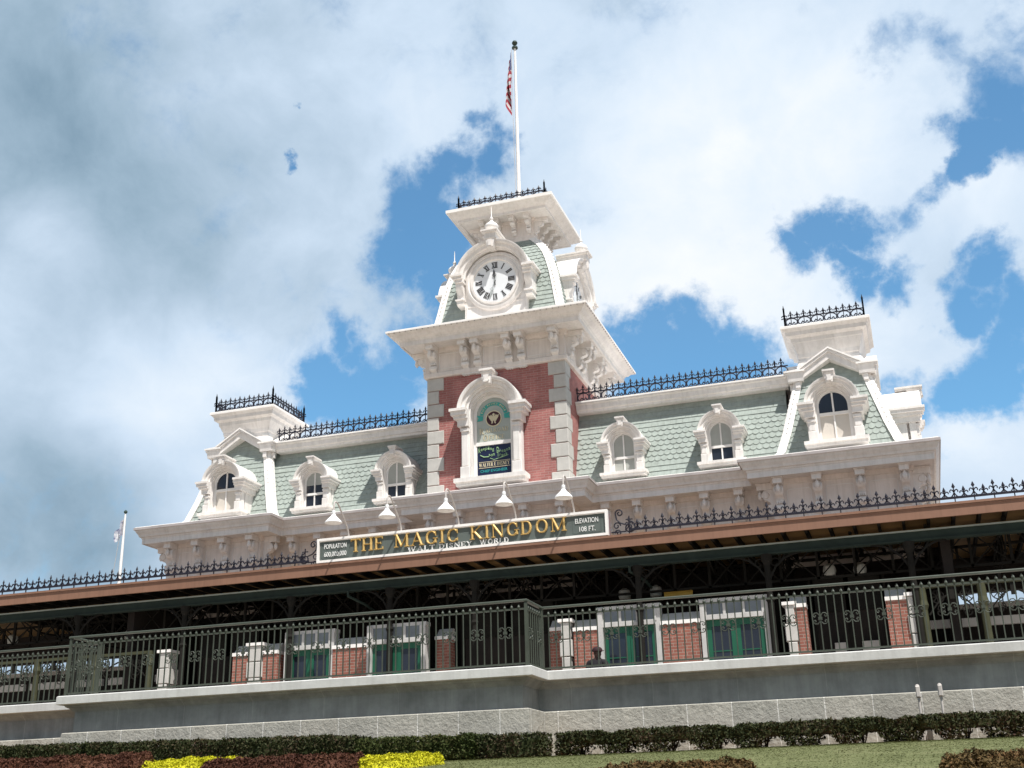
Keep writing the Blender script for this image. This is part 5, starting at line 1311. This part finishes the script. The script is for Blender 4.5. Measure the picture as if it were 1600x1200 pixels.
# ================================================================== PLANTING
rng = np.random.default_rng(5)
def leafcloud(name, P, size, mtl, label, cat, group=None, up=.3, stems=None):
    n = len(P); a = rng.normal(size=(n,3)); a[:,2] += up; a /= np.linalg.norm(a, axis=1)[:,None]
    b = np.cross(a, rng.normal(size=(n,3))); b /= np.linalg.norm(b, axis=1)[:,None]; c = np.cross(a, b)
    s = size*rng.uniform(.5, 1.6, (n,1)); V = np.stack([P-b*s*.9, P+c*s*.45+a*s*.12, P+b*s*.9, P-c*s*.45+a*s*.12], 1).reshape(-1,3)
    ctr = V.mean(0); V = V-ctr
    me = bpy.data.meshes.new(name); me.vertices.add(4*n); me.vertices.foreach_set('co', V.ravel()); me.loops.add(4*n); me.loops.foreach_set('vertex_index', np.arange(4*n, dtype=np.int32))
    me.polygons.add(n); me.polygons.foreach_set('loop_start', np.arange(0, 4*n, 4, dtype=np.int32)); me.update(calc_edges=True); me.validate()
    me.materials.append(mtl)
    if stems is not None:
        T = thing(name, label, cat, tuple(ctr), group)
        o = bpy.data.objects.new('foliage', me); COL.objects.link(o); o.parent = T; stems.build('stems', [barkm, mtl], T)
        return T
    o = bpy.data.objects.new(name, me); COL.objects.link(o); o.location = tuple(ctr); tag(o, label, cat, group); return o
barkm = mat('twig_bark', (.06,.040,.028), .9, .2, 20)
hedgem = leafmat('hedge_leaf', (.013,.020,.008), (.036,.044,.016), (.085,.045,.036), 26)
hedgeg = leafmat('hedge_leaf_green', (.014,.022,.006), (.042,.056,.015), (.075,.060,.028), 26)
redm = leafmat('barberry_leaf', (.038,.014,.010), (.085,.034,.021), (.13,.062,.034), 45)
yelm = leafmat('yellow_leaf', (.26,.25,.008), (.44,.42,.014), (.60,.55,.04), 45)
azm = leafmat('bronze_leaf', (.040,.022,.010), (.095,.066,.024), (.19,.085,.040), 45)
def zl(y): return float(np.interp(y, [7,8,10,12,15,17.4,19.2], [-.02,.15,.34,.52,.74,.885,.93]))
def hedge(x0, x1, y0, y1, z0, z1, dens, mtl, label, size=.026, gaps=False, zf=None, stems=True):
    L = x1-x0; n = int(dens*L*((y1-y0)*2+(z1-z0)*2))
    P = []
    # clipped shell with depth
    u = rng.random((n*3, 3)); X = x0+u[:,0]*L; Y = y0+u[:,1]*(y1-y0); Z = z0+u[:,2]*(z1-z0)
    wob = .025*np.sin(X*3.1)+.02*np.sin(X*7.7+1)+.015*np.sin(X*17)
    dist = np.minimum.reduce([X-x0, x1-X, Y-y0+wob, (z1+wob)-Z, (y1-Y)*1.5]); keep = (rng.random(n*3) < np.exp(-np.maximum(dist,0)/.045)*1.0) | (rng.random(n*3) < .06)
    keep &= dist > -.01*rng.random(n*3)
    if gaps:
        t = (X*1.45) % 1.0; bs = np.abs(t-.5)*2; lim = z0+np.clip((bs-.35)*.36+.05*np.sin(X*5)+.03*np.sin(X*13), 0, .24)
        keep &= Z > lim-.02*rng.random(n*3)
    else: keep &= Z > z0+.02+.03*np.sin(X*9)*np.sin(X*23)
    P = np.stack([X, Y, Z], 1)[keep]
    if zf is not None: P[:,2] += np.array([zf(x) for x in P[:,0]])
    P += rng.normal(size=P.shape)*.006
    mb = MB()
    nst = int(L*1.45)
    for k in range(nst):
        x = x0+(k+.5)/1.45; 
        if x > x1: break
        dz = zf(x) if zf else 0
        for q in range(4):
            a = random.uniform(-.16,.16); mb.tube([(x+random.uniform(-.02,.02),(y0+y1)/2,z0+dz-.05),(x+a*.5,(y0+y1)/2+random.uniform(-.05,.05),z0+.12+dz),(x+a,(y0+y1)/2+random.uniform(-.1,.1),z0+.30+dz)], .012, 4)
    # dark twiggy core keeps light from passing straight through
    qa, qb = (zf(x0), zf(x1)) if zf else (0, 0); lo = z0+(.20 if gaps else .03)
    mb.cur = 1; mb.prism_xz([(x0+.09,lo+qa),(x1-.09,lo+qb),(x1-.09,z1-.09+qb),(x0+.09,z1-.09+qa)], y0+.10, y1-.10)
    return leafcloud('clipped_hedge', P, size, mtl, label, 'hedge', 'clipped hedges along the foot of the wall', .3, mb)
hedge(-5.35, 5.5, 17.85, 18.55, .89, 1.265, 3300, hedgem, 'long dark hedge with bare stems along the foot of the wall at the right', gaps=True)
hedge(-6.35, -5.38, 17.15, 17.9, .84, 1.235, 3000, hedgem, 'short square hedge block at the corner of the wall', size=.026)
hedge(-8.35, -6.40, 17.15, 17.75, .88, 1.26, 3000, hedgeg, 'greener hedge block behind the end of the yellow bed', size=.026)
hedge(-21.5, -8.38, 17.15, 17.75, .90, 1.31, 2800, hedgem, 'long dark red green hedge along the foot of the wall at the left', size=.026, zf=lambda x: .02+(.016*(-8.4-x)))
def bed(name, poly_px, ytop, hgt, mtl, label, group, dens=2600, size=.022, flat=False, y0=13.0, y1=16.6, nm='shrub_bed'):
    xa, xb = poly_px; X0 = at(xa, 1190, (y0+y1)/2).x; X1 = at(xb, 1190, (y0+y1)/2).x
    L = X1-X0; W = y1-y0; n = int(L*W*dens)
    X = rng.uniform(X0, X1, n); Y = rng.uniform(y0, y1, n); f = ((X-(X0+X1)/2)/(L/2)); g = ((Y-(y0+y1)/2)/(W/2))
    e = 1-np.abs(f)**5-np.abs(g)**5; k = e > 0; X, Y, e = X[k], Y[k], e[k]
    top = hgt*np.clip(e*3, 0, 1)**.5+.02*np.sin(X*6)*np.sin(Y*5)+.012*np.sin(X*19+Y*13)
    zb = np.interp(Y, [7,8,10,12,15,17.4,19.2], [-.02,.15,.34,.52,.74,.885,.93])
    Z = zb+np.maximum(top-np.abs(rng.normal(size=len(X)))*.030+.016+.018*np.sin(X*23+Y*9)*np.sin(Y*31), .0)
    P = np.stack([X, Y, Z], 1)
    mb = MB()
    for q in range(int(L*3)): x = X0+L*(q+.5)/(L*3); mb.tube([(x,(y0+y1)/2,zl((y0+y1)/2)-.02),(x+.03,(y0+y1)/2,zl((y0+y1)/2)+hgt*.6)], .01, 4)
    gxn, gyn = 60, 24; core = []; mb.cur = 1
    for i in range(gxn+1):
        for j in range(gyn+1):
            x = X0+L*i/gxn; y = y0+W*j/gyn; e = 1-abs(2*i/gxn-1)**5-abs(2*j/gyn-1)**5
            t = hgt*min(max(e*3,0),1)**.5+.02*math.sin(x*6)*math.sin(y*5)-.03; core.append((x, y, zl(y)+max(t, -.02)))
    mb.add(core, [(i*(gyn+1)+j,(i+1)*(gyn+1)+j,(i+1)*(gyn+1)+j+1,i*(gyn+1)+j+1) for i in range(gxn) for j in range(gyn)])
    return leafcloud(nm, P, size, mtl, label, 'shrub bed', group, .5, mb)
bed('b', (-40, 214), 0, .28, redm, 'low dark red shrub bed at the lower left corner', 'low red shrub beds', y0=12.4, y1=13.8, dens=8500, size=.017)
bed('b', (334, 558), 0, .17, redm, 'low dark red shrub bed between the two yellow patches', 'low red shrub beds', y0=12.3, y1=13.4, dens=8500, size=.017)
bed('y', (200, 345), 0, .175, yelm, 'bright yellow shrub patch left of the middle red bed', 'bright yellow shrub patches', y0=13.2, y1=15.2, dens=8500, size=.016)
bed('y', (500, 668), 0, .115, yelm, 'bright yellow shrub patch right of the middle red bed', 'bright yellow shrub patches', y0=12.9, y1=14.6, dens=8500, size=.016)
bed('a', (925, 1176), 0, .09, azm, 'bronze shrub bed at the bottom of the lawn right of centre', 'bronze shrub beds', y0=8.6, y1=9.7, dens=11000, size=.014)
bed('a', (1466, 1800), 0, .115, azm, 'bronze shrub bed at the lower right corner', 'bronze shrub beds', y0=7.9, y1=9.0, dens=11000, size=.014)
# short mown grass blades
n = 90000; X = rng.uniform(-9.5, 2.5, n); Y = rng.uniform(8.5, 17.1, n)
Z = np.interp(Y, [7,8,10,12,15,17.4,19.2], [-.02,.15,.34,.52,.74,.885,.93])+.012
o = leafcloud('lawn_grass', np.stack([X,Y,Z],1), .010, lawnm, 'short mown green grass', 'grass', None, 9.0); o['kind'] = 'stuff'

SC.cycles.use_denoising = True
